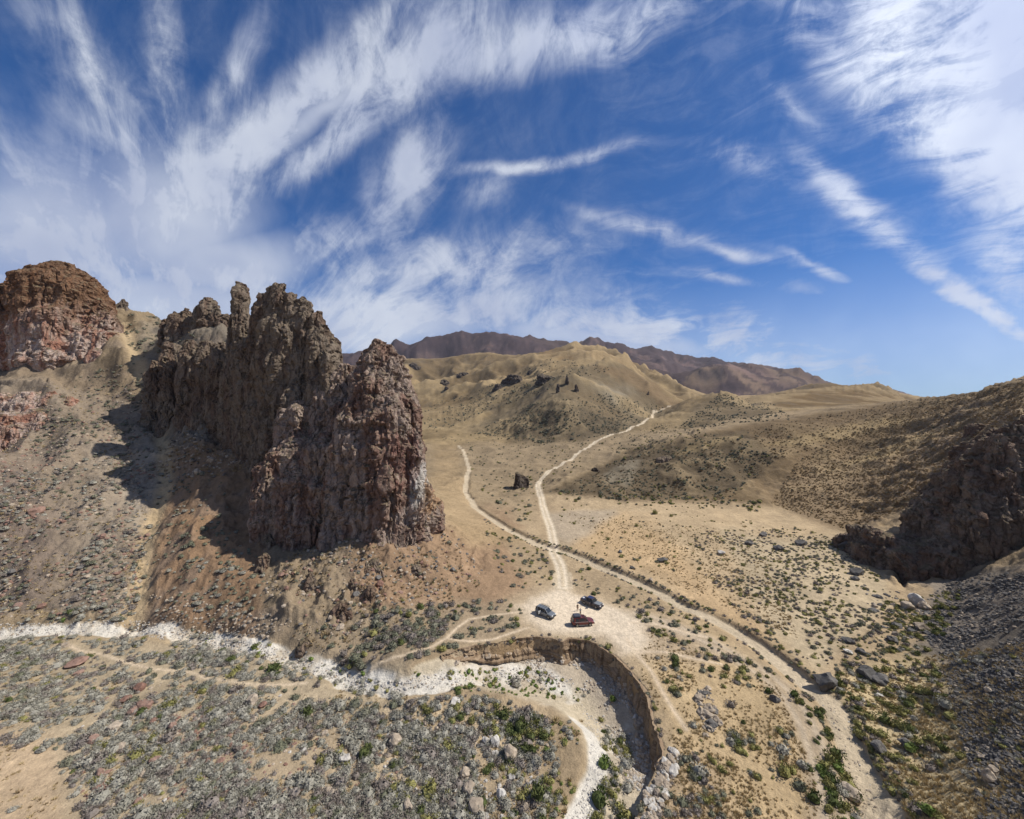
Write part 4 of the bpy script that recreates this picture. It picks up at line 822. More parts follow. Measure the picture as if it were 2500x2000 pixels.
S([(1000,1640),(1300,1630),(1440,1690),(1420,1720),(1200,1690),(1000,1690)], 190, {'brite':5,'rab':3,'sage':2}, .2, .5, .3, 1, 5)
S([(1330,1750),(1420,1760),(1420,2030),(1330,2030)], 110, {'sage':2,'rab':3,'brite':1,'grass':4}, .3, .6, .2, 1, 5)
S([(1460,1720),(1530,1800),(1540,2040),(1440,2040),(1480,1850)], 100, {'sage':5,'rab':3,'green':1}, .4, .8, .2, 1, 5)
S([(1500,1980),(1560,1880),(1700,1840),(1800,2040),(1500,2040)], 60, {'dsage':3,'twig':4}, .4, .8, .2)
# valley and hills
S([(1060,1060),(1330,1060),(1560,1060),(1460,1110),(1330,1200),(1290,1290),(1200,1240),(1120,1100)], 520, {'dsage':6,'rab':2,'green':1}, .5, 1.1, .35, 1.2, 16, dmin=130)
S([(1150,1060),(1300,985),(1480,960),(1640,1000),(1500,1060),(1330,1085)], 1500, {'dsage':1}, .9, 1.7, .22, 1, 30, dmin=400)
S([(1600,1030),(1760,1060),(1700,1080),(1520,1110),(1480,1100)], 260, {'dsage':6,'rab':2}, .6, 1.1, .3, 1, 16)
S([(1330,1205),(1450,1150),(1540,1110),(1700,1080),(1840,1050),(1900,1120),(1780,1220),(1500,1220)], 1500, {'dsage':10,'rab':1,'tuft':6}, .5, .95, .15, 1, 10, dmin=150)
S([(1360,1215),(1560,1205),(1860,1225),(1850,1250),(1560,1235),(1400,1225)], 150, {'rab':5,'dsage':4,'green':2}, .5, 1.0, .2, .5, 8)
S([(1660,1040),(1760,960),(1900,990),(1950,1040),(1800,1060)], 700, {'dsage':1}, .8, 1.5, .2, 1, 25, dmin=350)
S([(1000,1000),(1150,960),(1350,870),(1500,900),(1200,1000),(1060,1060)], 700, {'dsage':1}, 1.0, 2.4, .4, .6, 60, dmin=600)
S([(1880,1230),(1950,1120),(2250,985),(2500,930),(2500,1010),(2340,1120),(2260,1220),(2070,1295)], 9000, {'tuft':12,'grass':2,'dsage':.3}, .3, .62, -.6, 1.0, 12, dmin=120)
S([(1820,1050),(2230,975),(2400,955),(2200,1040),(1900,1120)], 1500, {'tuft':9,'dsage':1}, .4, .9, -.6, .7, 16, dmin=200)
S([(1350,1230),(1700,1240),(2060,1310),(1900,1500),(1700,1440),(1480,1370),(1370,1320)], 320, {'rab':4,'dsage':2,'grass':3}, .3, .7, .4, 1, 14)
# dry grass
S([(1480,1480),(1900,1680),(1990,1900),(2000,2040),(1600,2040),(1650,1850),(1590,1700)], 2600, {'grass':9}, .15, .30, .2, 1.2, 5)
S([(2040,1640),(2900,1500),(2900,2040),(2200,2040)], 6000, {'grass':9}, .16, .34, .3, 1.2, 5)
S([(1370,1250),(1850,1300),(1950,1560),(1600,1410)], 2200, {'grass':9,'tuft':2}, .2, .4, .3, 1, 7)
S([(-300,1600),(1000,1700),(1350,1800),(1300,2040),(-300,2040)], 3600, {'grass':7,'tuft':3}, .16, .36, .15, 1.2, 5)
S([(-300,1000),(200,930),(380,1000),(340,1500),(-300,1520)], 3200, {'tuft':5,'grass':6}, .25, .5, .2, 1, 7)
S([(340,1040),(640,1010),(640,1150),(400,1180)], 700, {'tuft':5,'stan':3,'twig':2}, .3, .8, .1, 1)
# stones
S([(380,1740),(560,1720),(640,1900),(540,1960),(440,1850)], 900, {'sred':6,'stan':2}, .12, .32, .25, 1, 5)
S([(160,1640),(700,1700),(1000,1800),(1000,2040),(200,2040)], 900, {'sred':4,'stan':3,'spale':1}, .1, .34, .35, 1, 6)
S([(950,1750),(1350,1800),(1300,2040),(900,2040)], 800, {'spale':3,'stan':4,'sdark':1}, .1, .36, .3, 1, 5)
S([(2240,1480),(2340,1400),(2900,1400),(2900,1600),(2400,1700),(2260,1560)], 4200, {'sdark':8,'stan':1}, .12, .36, .25, 1, 7)
S([(2300,1620),(2900,1560),(2900,2040),(2400,2040),(2360,1850)], 8500, {'sdark':9,'stan':1}, .09, .26, .45, 1, 6)
S([(-300,1050),(340,950),(390,1150),(330,1500),(-300,1520)], 2600, {'sred':5,'stan':4,'sdark':1.5}, .18, .6, .3, 1.2, 9)
S([(650,1290),(1080,1250),(1180,1400),(950,1540),(740,1560),(650,1480)], 900, {'sdark':3,'stan':4,'sred':2}, .15, .6, .35, 1, 8)
S([(360,1450),(700,1500),(760,1600),(400,1530)], 400, {'stan':4,'sdark':2}, .12, .4, .2, 1, 6)
S([(-300,1530),(160,1520),(330,1512),(480,1540),(640,1570),(760,1610),(940,1665),(1100,1640),(1280,1625),(1400,1660),(1400,1680),(1250,1660),(1100,1680),(880,1690),(640,1610),(300,1545),(-300,1560)], 2600, {'spale':8,'stan':2}, .08, .26, 0, 1, 5, clear=False)
S([(1250,1600),(1400,1605),(1500,1650),(1570,1740),(1590,1850),(1560,1990),(1500,1850),(1430,1690),(1300,1640)], 1500, {'stan':5,'spale':3}, .08, .28, .1, 1, 5, clear=False)
S([(1420,1720),(1480,1780),(1480,2040),(1380,2040),(1440,1880)], 700, {'spale':9}, .06, .17, 0, 1, 5, clear=False)
S([(1640,1830),(1660,1850),(1590,2040),(1520,2040),(1580,1930)], 360, {'spale':3,'stan':4}, .15, .5, .1, 1, 5, clear=False)
S([(1110,1608),(1250,1592),(1373,1600),(1440,1606),(1500,1640),(1545,1690),(1572,1760),(1586,1850),(1560,1850),(1550,1760),(1520,1700),(1480,1655),(1430,1630),(1310,1612),(1110,1625)], 420, {'stan':8,'spale':1}, .12, .55, 0, .3, 5, clear=False)
S([(1100,1590),(1300,1548),(1440,1552),(1530,1615),(1590,1685),(1620,1800),(1635,1860),(1612,1800),(1575,1690),(1520,1632),(1440,1572),(1300,1564),(1160,1584)], 90, {'dsage':3,'twig':4,'rab':2}, .25, .6, 0, .3, 5, clear=False)
S([(1700,1690),(1730,1680),(1760,1770),(1720,1800)], 150, {'stan':5,'sdark':3}, .2, .5, 0, .3, 5, clear=False)
S([(2060,1400),(2250,1460),(2300,1560),(2180,1560)], 120, {'sdark':5,'stan':2}, .2, .7, .2, 1, 5)
S([(2000,1700),(2100,1990),(2180,2040),(2160,1990),(2060,1720)], 120, {'stan':5,'spale':2}, .06, .2, 0, 1, 5, clear=False)

_rg = np.random.default_rng(77)
for _k in range(430):                                       # brush rooted along the far bank of the dry wash
    _t = _rg.uniform(9, len(wWR)-2); _i = int(_t); _a, _b = wWR[_i], wWR[_i+1]; _f = _t-_i; _dx, _dy = _b-_a; _l = math.hypot(_dx, _dy); _o = _rg.uniform(1.9, 3.6)*(1 if _rg.uniform() > .25 else -1)
    _x, _y = _a[0]+_dx*_f-_dy/_l*_o, _a[1]+_dy*_f+_dx/_l*_o
    if _y < 48: continue
    _z = z_at(_x, _y); _p = world_px(_x, _y, _z); ITEMS.append((('dsage', 'twig', 'rab', 'dsage', 'green')[int(_rg.choice(5, p=(.35, .3, .2, .1, .05)))], _x, _y, _z, _rg.uniform(.25, .65), _p[0], _p[1]))
# hand-placed boulders: px, py (foot), half width px, height factor, stone, label
BOULD = [(2026,1690,21,1.35,'sdark','large grey boulder leaning beside the bend of the dry wash'),(2130,1662,19,1.0,'sdark','left half of the split dark boulder in the dry grass'),(2160,1674,15,1.05,'sdark','right half of the split dark boulder in the dry grass'),
 (2108,1598,9,1.0,'sdark','dark stone up the slope behind the split boulder'),(2119,1603,6,.9,'sdark','small dark stone touching the one behind the split boulder'),(2078,1572,11,.7,'sdark','flat grey stone on the grass left above the split boulder'),(2186,1570,11,.9,'sdark','rough dark stone between shrubs right above the split boulder'),
 (2075,1597,8,.7,'spale','pale flat stone left of the dark stones above the split boulder'),(2155,1838,15,.95,'sdark','squat dark boulder on the right side of the dry wash'),(2226,1832,14,.9,'sdark','dark boulder next to the bright green shrub at the lower right'),
 (2094,1965,22,.9,'stan','big tan boulder beside the wash near the bottom edge'),(1896,1716,9,1.2,'sdark','dark upright stone on the two track trail'),(2249,1480,15,1.4,'spale','tall pale boulder at the foot of the shaded wall'),(2264,1490,11,1.0,'stan','grey boulder right of the tall pale boulder'),
 (2224,1490,12,1.0,'stan','grey boulder left of the tall pale boulder'),(2259,1540,14,.8,'stan','flat grey boulder in the rubble below the tall pale boulder'),(2422,1912,11,1.6,'stan','upright grey stone in the black scree'),(2436,1895,10,1.2,'stan','tilted grey stone behind the upright one in the black scree'),
 (2075,1345,15,1.2,'sdark','dark block standing left of the shaded wall'),(2100,1405,14,.9,'sdark','dark boulder in the shade below the wall'),(2092,1418,7,1,'sdark','small dark boulder left of the one in the shade'),(2108,1714,6,.9,'spale','small light stone among shrubs below the split boulder'),(2152,1702,6,.7,'spale','small pale slab below the right half of the split boulder'),
 (1208,1825,11,1.6,'spale','tall white boulder in the sage left of the green thicket'),(1185,1818,8,1.4,'spale','narrow pale stone left of the tall white boulder'),(1245,1862,17,1.2,'stan','large grey boulder below the tall white boulder'),(1224,1955,13,1.0,'spale','white rounded boulder near the bottom centre'),
 (1143,1948,18,1.2,'stan','big tan boulder left of the white rounded boulder'),(1133,1900,11,1.0,'stan','tan boulder above the big tan boulder'),(1162,1995,21,.9,'stan','broad grey boulder at the bottom edge below the big tan boulder'),(1110,1722,11,.8,'spale','bright white slab at the top of the sage patch'),(1250,1906,8,.9,'spale','light stone in the sage under the large grey boulder'),(1285,1985,9,1.1,'stan','grey stone beside the dark juniper foot'),
 (169,1632,20,.5,'sred','long flat brown rock in the sage below the white wash'),(185,1650,8,.9,'sred','small red stone under the long flat brown rock'),(332,1692,13,.8,'sred','upper rusty boulder of the group left of centre in the sage'),(297,1718,12,.8,'sred','left rusty boulder of the group in the sage'),(340,1736,17,.75,'sred','widest rusty boulder of the group in the sage'),(313,1748,12,.7,'sred','lowest rusty boulder of the group in the sage'),
 (416,1783,9,1.4,'sred','upright red stone right of the rusty boulders'),(369,1768,8,1,'sred','small red stone between rusty boulders and upright red stone'),(269,1790,15,.8,'stan','tan boulder in the sage below the rusty boulders'),(219,1818,12,1.0,'sred','rounded brown boulder low in the left sage'),(372,1868,10,1.2,'sred','round rust boulder in the lower left sage'),(238,1900,9,1.4,'sred','tall rust stone at the edge of the bare sand'),
 (244,1938,8,1.3,'sred','brown stone directly below the tall rust stone'),(282,1836,12,.7,'stan','flat tan boulder beside the rounded brown boulder'),(153,1582,8,.8,'stan','small grey stone by the footpath near the white wash'),(94,1488,8,1.2,'sred','red boulder at the toe of the left talus'),(77,1258,13,1.2,'sred','big red brown boulder alone on the left talus'),
 (610,1726,12,1.3,'stan','grey upright boulder in the sage below the footpath'),(637,1730,9,1.0,'sred','brown stone right of the grey upright boulder'),(838,1868,11,1.3,'spale','white boulder in the middle of the lower sage'),(738,1840,7,.8,'spale','small white stone left of the white boulder in the sage'),(796,1942,9,1.0,'stan','tan stone pile top near the lower middle sage'),(783,1938,7,1.0,'stan','left stone beside the tan stone pile top'),(812,1945,8,.9,'stan','right stone beside the tan stone pile top'),
 (990,1985,13,1.4,'stan','upright grey boulder at the bottom edge right of centre left'),(961,1826,14,1.1,'stan','grey boulder half hidden by sage'),(705,1905,7,.9,'stan','small tan stone in the open sandy patch'),(1590,1420,6,1,'stan','small stone on the flat above the right wash'),(1545,1390,5,1,'sdark','dark stone on the orange flat right of the road'),(1515,1350,5,.9,'sdark','small dark stone on the flat right of the road'),(1620,1374,11,.7,'sdark','flat dark stone with shrubs on the orange flat'),
 (1765,1356,8,1.0,'spale','pale stone in the shrub field left side'),(1868,1310,8,.9,'sdark','dark stone at the top of the shrub field'),(1833,1332,9,.8,'sdark','dark flat stone in the upper shrub field'),(1962,1332,12,.8,'sdark','broad black stone near the top of the shrub field'),(1905,1345,9,1,'sdark','black stone left below the broad black stone')]
def place(mesh, name, x, y, z, s, rz, tilt=0):
    o = bpy.data.objects.new(name, mesh); COL.objects.link(o); o.location = (x, y, z); o.scale = s if isinstance(s, tuple) else (s, s, s); o.rotation_euler = (tilt, tilt*.6, rz); return o
for i, (px, py, w, hf, st, lab) in enumerate(BOULD):
    g = ground(px, py); r = w/FPX*g.y*1.25
    o = place(BIG[st][i % 3], 'boulder', g.x, g.y+r*.6, g.z+r*hf*.35, (r, r*.9, r*hf), i*1.7); tag(o, lab, 'boulder', 'boulders lying about the valley')

# single plants that stand out
PLANTS = [(150,1522,13,1.1,'brite','bright green willow shrub on the bank of the white wash at the left','willow_shrub'),(1315,1962,29,1.25,'green','large dark green juniper shrub near the bottom centre','juniper_shrub'),(745,1752,17,1.3,'green','vivid green shrub alone in the middle of the sage','green_shrub'),
 (884,1858,24,1.0,'green','broad olive green shrub in the lower sage','green_shrub'),(560,1618,17,.7,'green','low dark green shrub left of the pair below the white wash','green_shrub'),(660,1645,24,.8,'green','wide dark green shrub beside the footpath','green_shrub'),(723,1600,13,.8,'green','dark green shrub in the gravel of the white wash','green_shrub'),
 (620,1585,13,.8,'green','small dark green shrub at the top edge of the sage by the wash','green_shrub'),(1475,1880,22,1.1,'brite','leafy green shrub on the right bank of the pale gully','leafy_shrub'),(1465,1975,30,1.0,'green','green thicket beside the pale gully near the bottom edge','green_shrub'),(1498,1715,12,1.2,'brite','single leafy shrub in the shadow of the cut bank','leafy_shrub'),
 (1486,1586,12,1.0,'rab','yellow green shrub on the lip of the cut bank','rabbitbrush'),(1651,1634,13,1.3,'green','green shrub in the grass right of the cut bank','green_shrub'),(1790,1730,16,1.0,'twig','grey brown shrub beside the upright rock fin','bare_shrub'),(2230,1840,19,1.0,'brite','bright green shrub beside the dark boulder at the lower right','leafy_shrub'),(2320,1735,22,1.1,'sage','large pale sagebrush at the edge of the black scree','sagebrush'),
 (2280,1995,24,.8,'brite','leafy bush cut by the bottom edge at the right','leafy_shrub'),(1920,1845,24,.8,'sage','wide grey sagebrush in the golden grass','sagebrush'),(1965,1880,20,.8,'sage','grey green sagebrush right of the wide grey one','sagebrush'),(2035,1870,22,1.2,'rab','tall yellow green shrub in the strip between trail and wash','rabbitbrush'),(1995,1965,20,1.2,'green','dark green shrub in the strip by the trail near the bottom edge','green_shrub'),
 (1601,1256,11,.9,'rab','bright round shrub alone on the flat beyond the road','rabbitbrush'),(1640,1262,7,.9,'rab','small round shrub right of the bright round shrub','rabbitbrush'),(1230,1760,20,1.2,'green','upper shrub of the green thicket in the bend','green_shrub'),(1270,1795,24,1.2,'green','main dark green shrub of the thicket in the bend','green_shrub'),(1150,1770,15,1.2,'rab','yellow green shrub left of the thicket in the bend','rabbitbrush'),(1178,1775,12,1.1,'rab','smaller yellow shrub beside the thicket in the bend','rabbitbrush'),(1260,1680,22,1.0,'sage','large pale sagebrush on the gravel below the cut bank','sagebrush')]
for i, (px, py, w, hf, k, lab, nm) in enumerate(PLANTS):
    g = ground(px, py); r = w/FPX*g.y
    o = place(PROTO[k][i % len(PROTO[k])], nm, g.x, g.y+r*.5, g.z, (r, r, r*hf*1.15), i*2.1); tag(o, lab, 'shrub')

# countable repeats: the 300 that show largest become things, the rest one cover each
FAM = {'sage': 'sagebrush', 'dsage': 'sagebrush', 'twig': 'bare_shrub', 'rab': 'rabbitbrush', 'green': 'green_shrub', 'brite': 'green_shrub', 'grass': 'grass', 'tuft': 'grass', 'sdark': 'stone', 'sred': 'stone', 'spale': 'stone', 'stan': 'stone'}
LIMIT = {'sagebrush': 290, 'bare_shrub': 110, 'rabbitbrush': 270, 'green_shrub': 120, 'grass': 0, 'stone': 230}
TINT = {'sage': 'grey', 'dsage': 'dark grey green', 'twig': 'bare grey brown', 'rab': 'yellow green', 'green': 'dark green', 'brite': 'fresh green', 'sdark': 'dark grey', 'sred': 'rusty brown', 'spale': 'whitish', 'stan': 'tan'}
WORD = {'sagebrush': 'sagebrush', 'bare_shrub': 'shrub', 'rabbitbrush': 'rabbitbrush', 'green_shrub': 'shrub', 'stone': 'stone'}
MARKS = [(px, py, lab) for px, py, w_, h_, k_, lab in BOULD]+[(p_[0], p_[1], p_[5]) for p_ in PLANTS]+[(1332,1500,'the grey off-road car with a spare wheel'),(1420,1525,'the maroon off-road car with a roof box'),(1445,1475,'the dark pickup'),(1272,1180,'the lone black rock stack'),
 (930,1312,'the foot of the rock tower'),(830,1522,'the rounded grey outcrop above the white wash'),(655,1340,'the pale shoulder under the tower shadow'),(1345,1290,'the dirt road before the clearing'),(1386,1560,'the notch in the cut bank'),(1590,1700,'the corner of the cut bank'),(1620,1826,'the far end of the cut bank'),
 (0,1545,'where the white wash meets the left edge'),(480,1545,'the bend of the white wash'),(1440,1760,'the top of the pale gully'),(1395,2000,'where the pale gully meets the bottom edge'),(2165,2000,'where the dry wash meets the bottom edge'),(1700,1492,'the middle of the dry wash'),(1476,1384,'the crossing of wash and road'),(0,2000,'the bottom left corner'),(2500,2000,'the bottom right corner'),
 (1452,1152,'the small black knob on the dark hill'),(345,1400,'the foot of the pale runnel'),(402,1080,'the middle of the pale runnel'),(2100,1290,'the left end of the shaded wall'),(2300,1400,'the foot of the shaded wall'),(1150,1512,'the fork of the footpaths'),(1636,1727,'the end of the path along the bank'),(1250,2000,'the middle of the bottom edge'),(600,2000,'the bottom edge under the sage flat'),(2500,1700,'the right edge among the scree'),(1870,1650,'the middle of the two track trail')]
MARKS = [(a_, b_, ('the '+c_ if not c_.startswith(('the ', 'where ')) else c_)) for a_, b_, c_ in MARKS]
def short(lab, nmax):
    w_ = lab.split()[:nmax]
    while len(w_) > 2 and w_[-1] in ('the', 'a', 'of', 'in', 'on', 'at', 'by', 'and', 'to', 'below', 'above', 'left', 'right', 'beside', 'near', 'under', 'between', 'with', 'just', 'behind', 'one', 'dark', 'white', 'black', 'from', 'lower', 'split', 'its', 'bottom', 'golden', 'tall', 'big', 'large', 'pale', 'dry', 'up', 'rusty', 'small', 'upper', 'shaded', 'green', 'grey', 'red', 'brown', 'cut', 'shrub', 'flat', 'bright', 'tan', 'round', 'touching', 'directly'): w_ = w_[:-1]
    return ' '.join(w_)
used_labels = {}
def label_for(size_w, tint, word, px, py):
    ms = sorted(MARKS, key=lambda m_: (m_[0]-px)**2+(m_[1]-py)**2)
    for m_ in ms[:40]:
        dx, dy = px-m_[0], py-m_[1]; r_ = math.hypot(dx, dy); a_ = math.degrees(math.atan2(-dy, dx)) % 360
        di = ['right of', 'above and right of', 'above', 'above and left of', 'left of', 'below and left of', 'below', 'below and right of'][int((a_+22.5)//45) % 8]
        far = 'close' if r_ < 28 else 'a little' if r_ < 60 else 'some way' if r_ < 120 else 'far'
        head = '%s %s %s %s %s' % (size_w, tint, word, far, di); lab = head+' '+short(m_[2], 16-len(head.split()))
        if lab not in used_labels: used_labels[lab] = 1; return lab
    return lab
fam = {}
for it in ITEMS: fam.setdefault(FAM[it[0]], []).append(it)
rr = random.Random(5)
def gn_cover(name, items, lab):
    """one object of instanced plants or stones"""
    kinds = sorted({it[0] for it in items}); protos = [(k, i) for k in kinds for i in range(len(PROTO[k]))]
    col = bpy.data.collections.new(name+' pieces'); first = {}
    for n_, (k, i) in enumerate(protos):
        po = bpy.data.objects.new('%s piece %03d' % (name, n_), PROTO[k][i]); col.objects.link(po); first.setdefault(k, n_)
    n = len(items); me = bpy.data.meshes.new(name); me.vertices.add(n)
    me.vertices.foreach_set('co', np.array([(it[1], it[2], it[3]-.03*it[4]) for it in items], np.float32).ravel())
    ai = me.attributes.new('pick', 'INT', 'POINT'); ai.data.foreach_set('value', np.array([first[it[0]]+rr.randrange(len(PROTO[it[0]])) for it in items], np.int32))
    ar = me.attributes.new('turn', 'FLOAT_VECTOR', 'POINT'); ar.data.foreach_set('vector', np.array([(rr.uniform(-.15, .15), rr.uniform(-.15, .15), rr.uniform(0, 6.28)) for it in items], np.float32).ravel())
    sc_ = me.attributes.new('size', 'FLOAT_VECTOR', 'POINT'); sc_.data.foreach_set('vector', np.array([(it[4]*rr.uniform(.85, 1.2), it[4]*rr.uniform(.85, 1.2), it[4]*rr.uniform(.8, 1.2)) for it in items], np.float32).ravel())
    o = bpy.data.objects.new(name, me); COL.objects.link(o)
    g = bpy.data.node_groups.new(name, 'GeometryNodeTree'); g.interface.new_socket('Geometry', in_out='INPUT', socket_type='NodeSocketGeometry'); g.interface.new_socket('Geometry', in_out='OUTPUT', socket_type='NodeSocketGeometry')
    gi = g.nodes.new('NodeGroupInput'); go = g.nodes.new('NodeGroupOutput'); inst = g.nodes.new('GeometryNodeInstanceOnPoints'); ci = g.nodes.new('GeometryNodeCollectionInfo')
    ci.inputs['Collection'].default_value = col; ci.inputs['Separate Children'].default_value = True; ci.inputs['Reset Children'].default_value = True
    def attr(nm, ty):
        a = g.nodes.new('GeometryNodeInputNamedAttribute'); a.data_type = ty; a.inputs['Name'].default_value = nm; return next(s_ for s_ in a.outputs if s_.enabled and s_.name == 'Attribute')
    g.links.new(gi.outputs[0], inst.inputs['Points']); g.links.new(ci.outputs[0], inst.inputs['Instance']); inst.inputs['Pick Instance'].default_value = True
    g.links.new(attr('pick', 'INT'), inst.inputs['Instance Index']); g.links.new(attr('turn', 'FLOAT_VECTOR'), inst.inputs['Rotation']); g.links.new(attr('size', 'FLOAT_VECTOR'), inst.inputs['Scale'])
    g.links.new(inst.outputs[0], go.inputs[0]); md = o.modifiers.new('scatter', 'NODES'); md.node_group = g
    tag(o, lab, None, None, 'stuff'); return o
def shadowed_key(it): return it[4]/it[2]
COVER = {'sagebrush': ('sagebrush_cover', 'countless grey sagebrush covering slopes and flats'), 'bare_shrub': ('dead_brush', 'scattered bare grey brush over the slopes'), 'rabbitbrush': ('rabbitbrush_cover', 'small yellow green shrubs dotted over the valley'),
         'green_shrub': ('green_undergrowth', 'small green shrubs dotted over the valley'), 'grass': ('grass', 'dry golden grass tufts over flats and hillsides'), 'stone': ('rubble', 'loose stones and scree over slopes and wash beds')}
for fn, its in fam.items():
    its.sort(key=lambda it: -it[4]/it[2]*(1 if (-20 < it[5] < 2520 and it[6] < 2010) else .01)); L_ = LIMIT[fn]
    for it in its[:L_]:
        k, x, y, z, s, px, py = it; pr = PROTO[k] if fn != 'stone' else BIG[k]
        big = s*FPX/y; sz = 'large' if big > 15 else 'mid-sized' if big > 9 else 'small'
        if fn == 'stone': o = place(pr[rr.randrange(len(pr))], 'stone', x, y, z+s*.15, (s*rr.uniform(.8, 1.2), s*rr.uniform(.8, 1.2), s*rr.uniform(.7, 1.1)), rr.uniform(0, 6.28))
        else: o = place(pr[rr.randrange(len(pr))], fn, x, y, z-.03*s, (s*rr.uniform(.85, 1.2), s*rr.uniform(.85, 1.2), s*rr.uniform(.85, 1.25)), rr.uniform(0, 6.28), rr.uniform(-.12, .12))
        tag(o, label_for(sz, TINT[k], WORD[fn], px, py), 'stone' if fn == 'stone' else 'shrub', {'stone': 'loose stones near the camera', 'sagebrush': 'grey sagebrush near the camera', 'rabbitbrush': 'yellow green rabbitbrush', 'bare_shrub': 'bare grey shrubs', 'green_shrub': 'green shrubs'}[fn])
    if its[L_:]: gn_cover(COVER[fn][0], its[L_:], COVER[fn][1])
# ------------------------------------------------------------------ vehicles
def paint_mat(name, c, rough=.35, metal=.3): m, t, b = new_mat(name, c, rough, metal, .5); b.inputs['Coat Weight'].default_value = .4; return m
M_GLASS = new_mat('tinted glass', (.03,.035,.04), .06, 0, .7)[0]; M_TYRE = new_mat('tyre rubber', (.03,.028,.026), .9)[0]; M_RIM = new_mat('grey rim', (.30,.29,.28), .4, .7)[0]
M_TRIM = new_mat('black trim', (.03,.03,.032), .6)[0]; M_LAMP = new_mat('lamp glass', (.75,.75,.72), .15, .2, .8)[0]; M_TAIL = new_mat('tail lamp red', (.35,.02,.015), .3)[0]; M_SEAT = new_mat('grey lining', (.35,.34,.32), .8)[0]
def loft(name, secs, mat, parent, bevel=0):
    V = []; Fc = []; k = len(secs[0])
    for sc in secs: V += sc
    for i in range(len(secs)-1):
        for j in range(k): Fc.append((i*k+j, i*k+(j+1) % k, (i+1)*k+(j+1) % k, (i+1)*k+j))
    Fc += [tuple(range(k-1, -1, -1)), tuple((len(secs)-1)*k+j for j in range(k))]
    o = obj_from(name, V, Fc, [mat], parent); bm = bmesh.new(); bm.from_mesh(o.data); bmesh.ops.recalc_face_normals(bm, faces=bm.faces[:])
    if bevel: bmesh.ops.bevel(bm, geom=bm.edges[:], offset=bevel, segments=1, affect='EDGES')
    bm.to_mesh(o.data); bm.free(); return o
def ring(x, zb, zt, w, wt=None, r=.1):
    wt = w if wt is None else wt
    return [(x, -w*.9, zb), (x, w*.9, zb), (x, w, zb+r), (x, wt+(w-wt)*.1, zt-r), (x, wt*.9, zt), (x, -wt*.9, zt), (x, -wt-(w-wt)*.1, zt-r), (x, -w, zb+r)]
def box(name, c, sz, mat, parent, bevel=.02, rot=None):
    x, y, z = [q/2 for q in sz]; o = loft(name, [[(-x,-y,-z),(-x,y,-z),(-x,y,z),(-x,-y,z)], [(x,-y,-z),(x,y,-z),(x,y,z),(x,-y,z)]], mat, parent, min(bevel, min(sz)*.3)); o.location = c
    if rot: o.rotation_euler = rot
    return o
def wheel(x, y, r, parent, name='wheel', rz=0, z=None):
    def disc(R, hw, n=20): return [[(math.cos(6.2832*i/n)*R*q, yy, math.sin(6.2832*i/n)*R*q) for i in range(n)] for yy, q in ((-hw, .86), (-hw*.8, 1), (hw*.8, 1), (hw, .86))]
    t_ = loft(name, disc(r, .14), M_TYRE, parent); t_.location = (x, y, r if z is None else z); t_.rotation_euler = (0, 0, rz)
    n = 14; rim = loft('rim', [[(math.cos(6.2832*i/n)*r*.58, yy, math.sin(6.2832*i/n)*r*.58) for i in range(n)] for yy in (-.15, .15)], M_RIM, t_); return t_
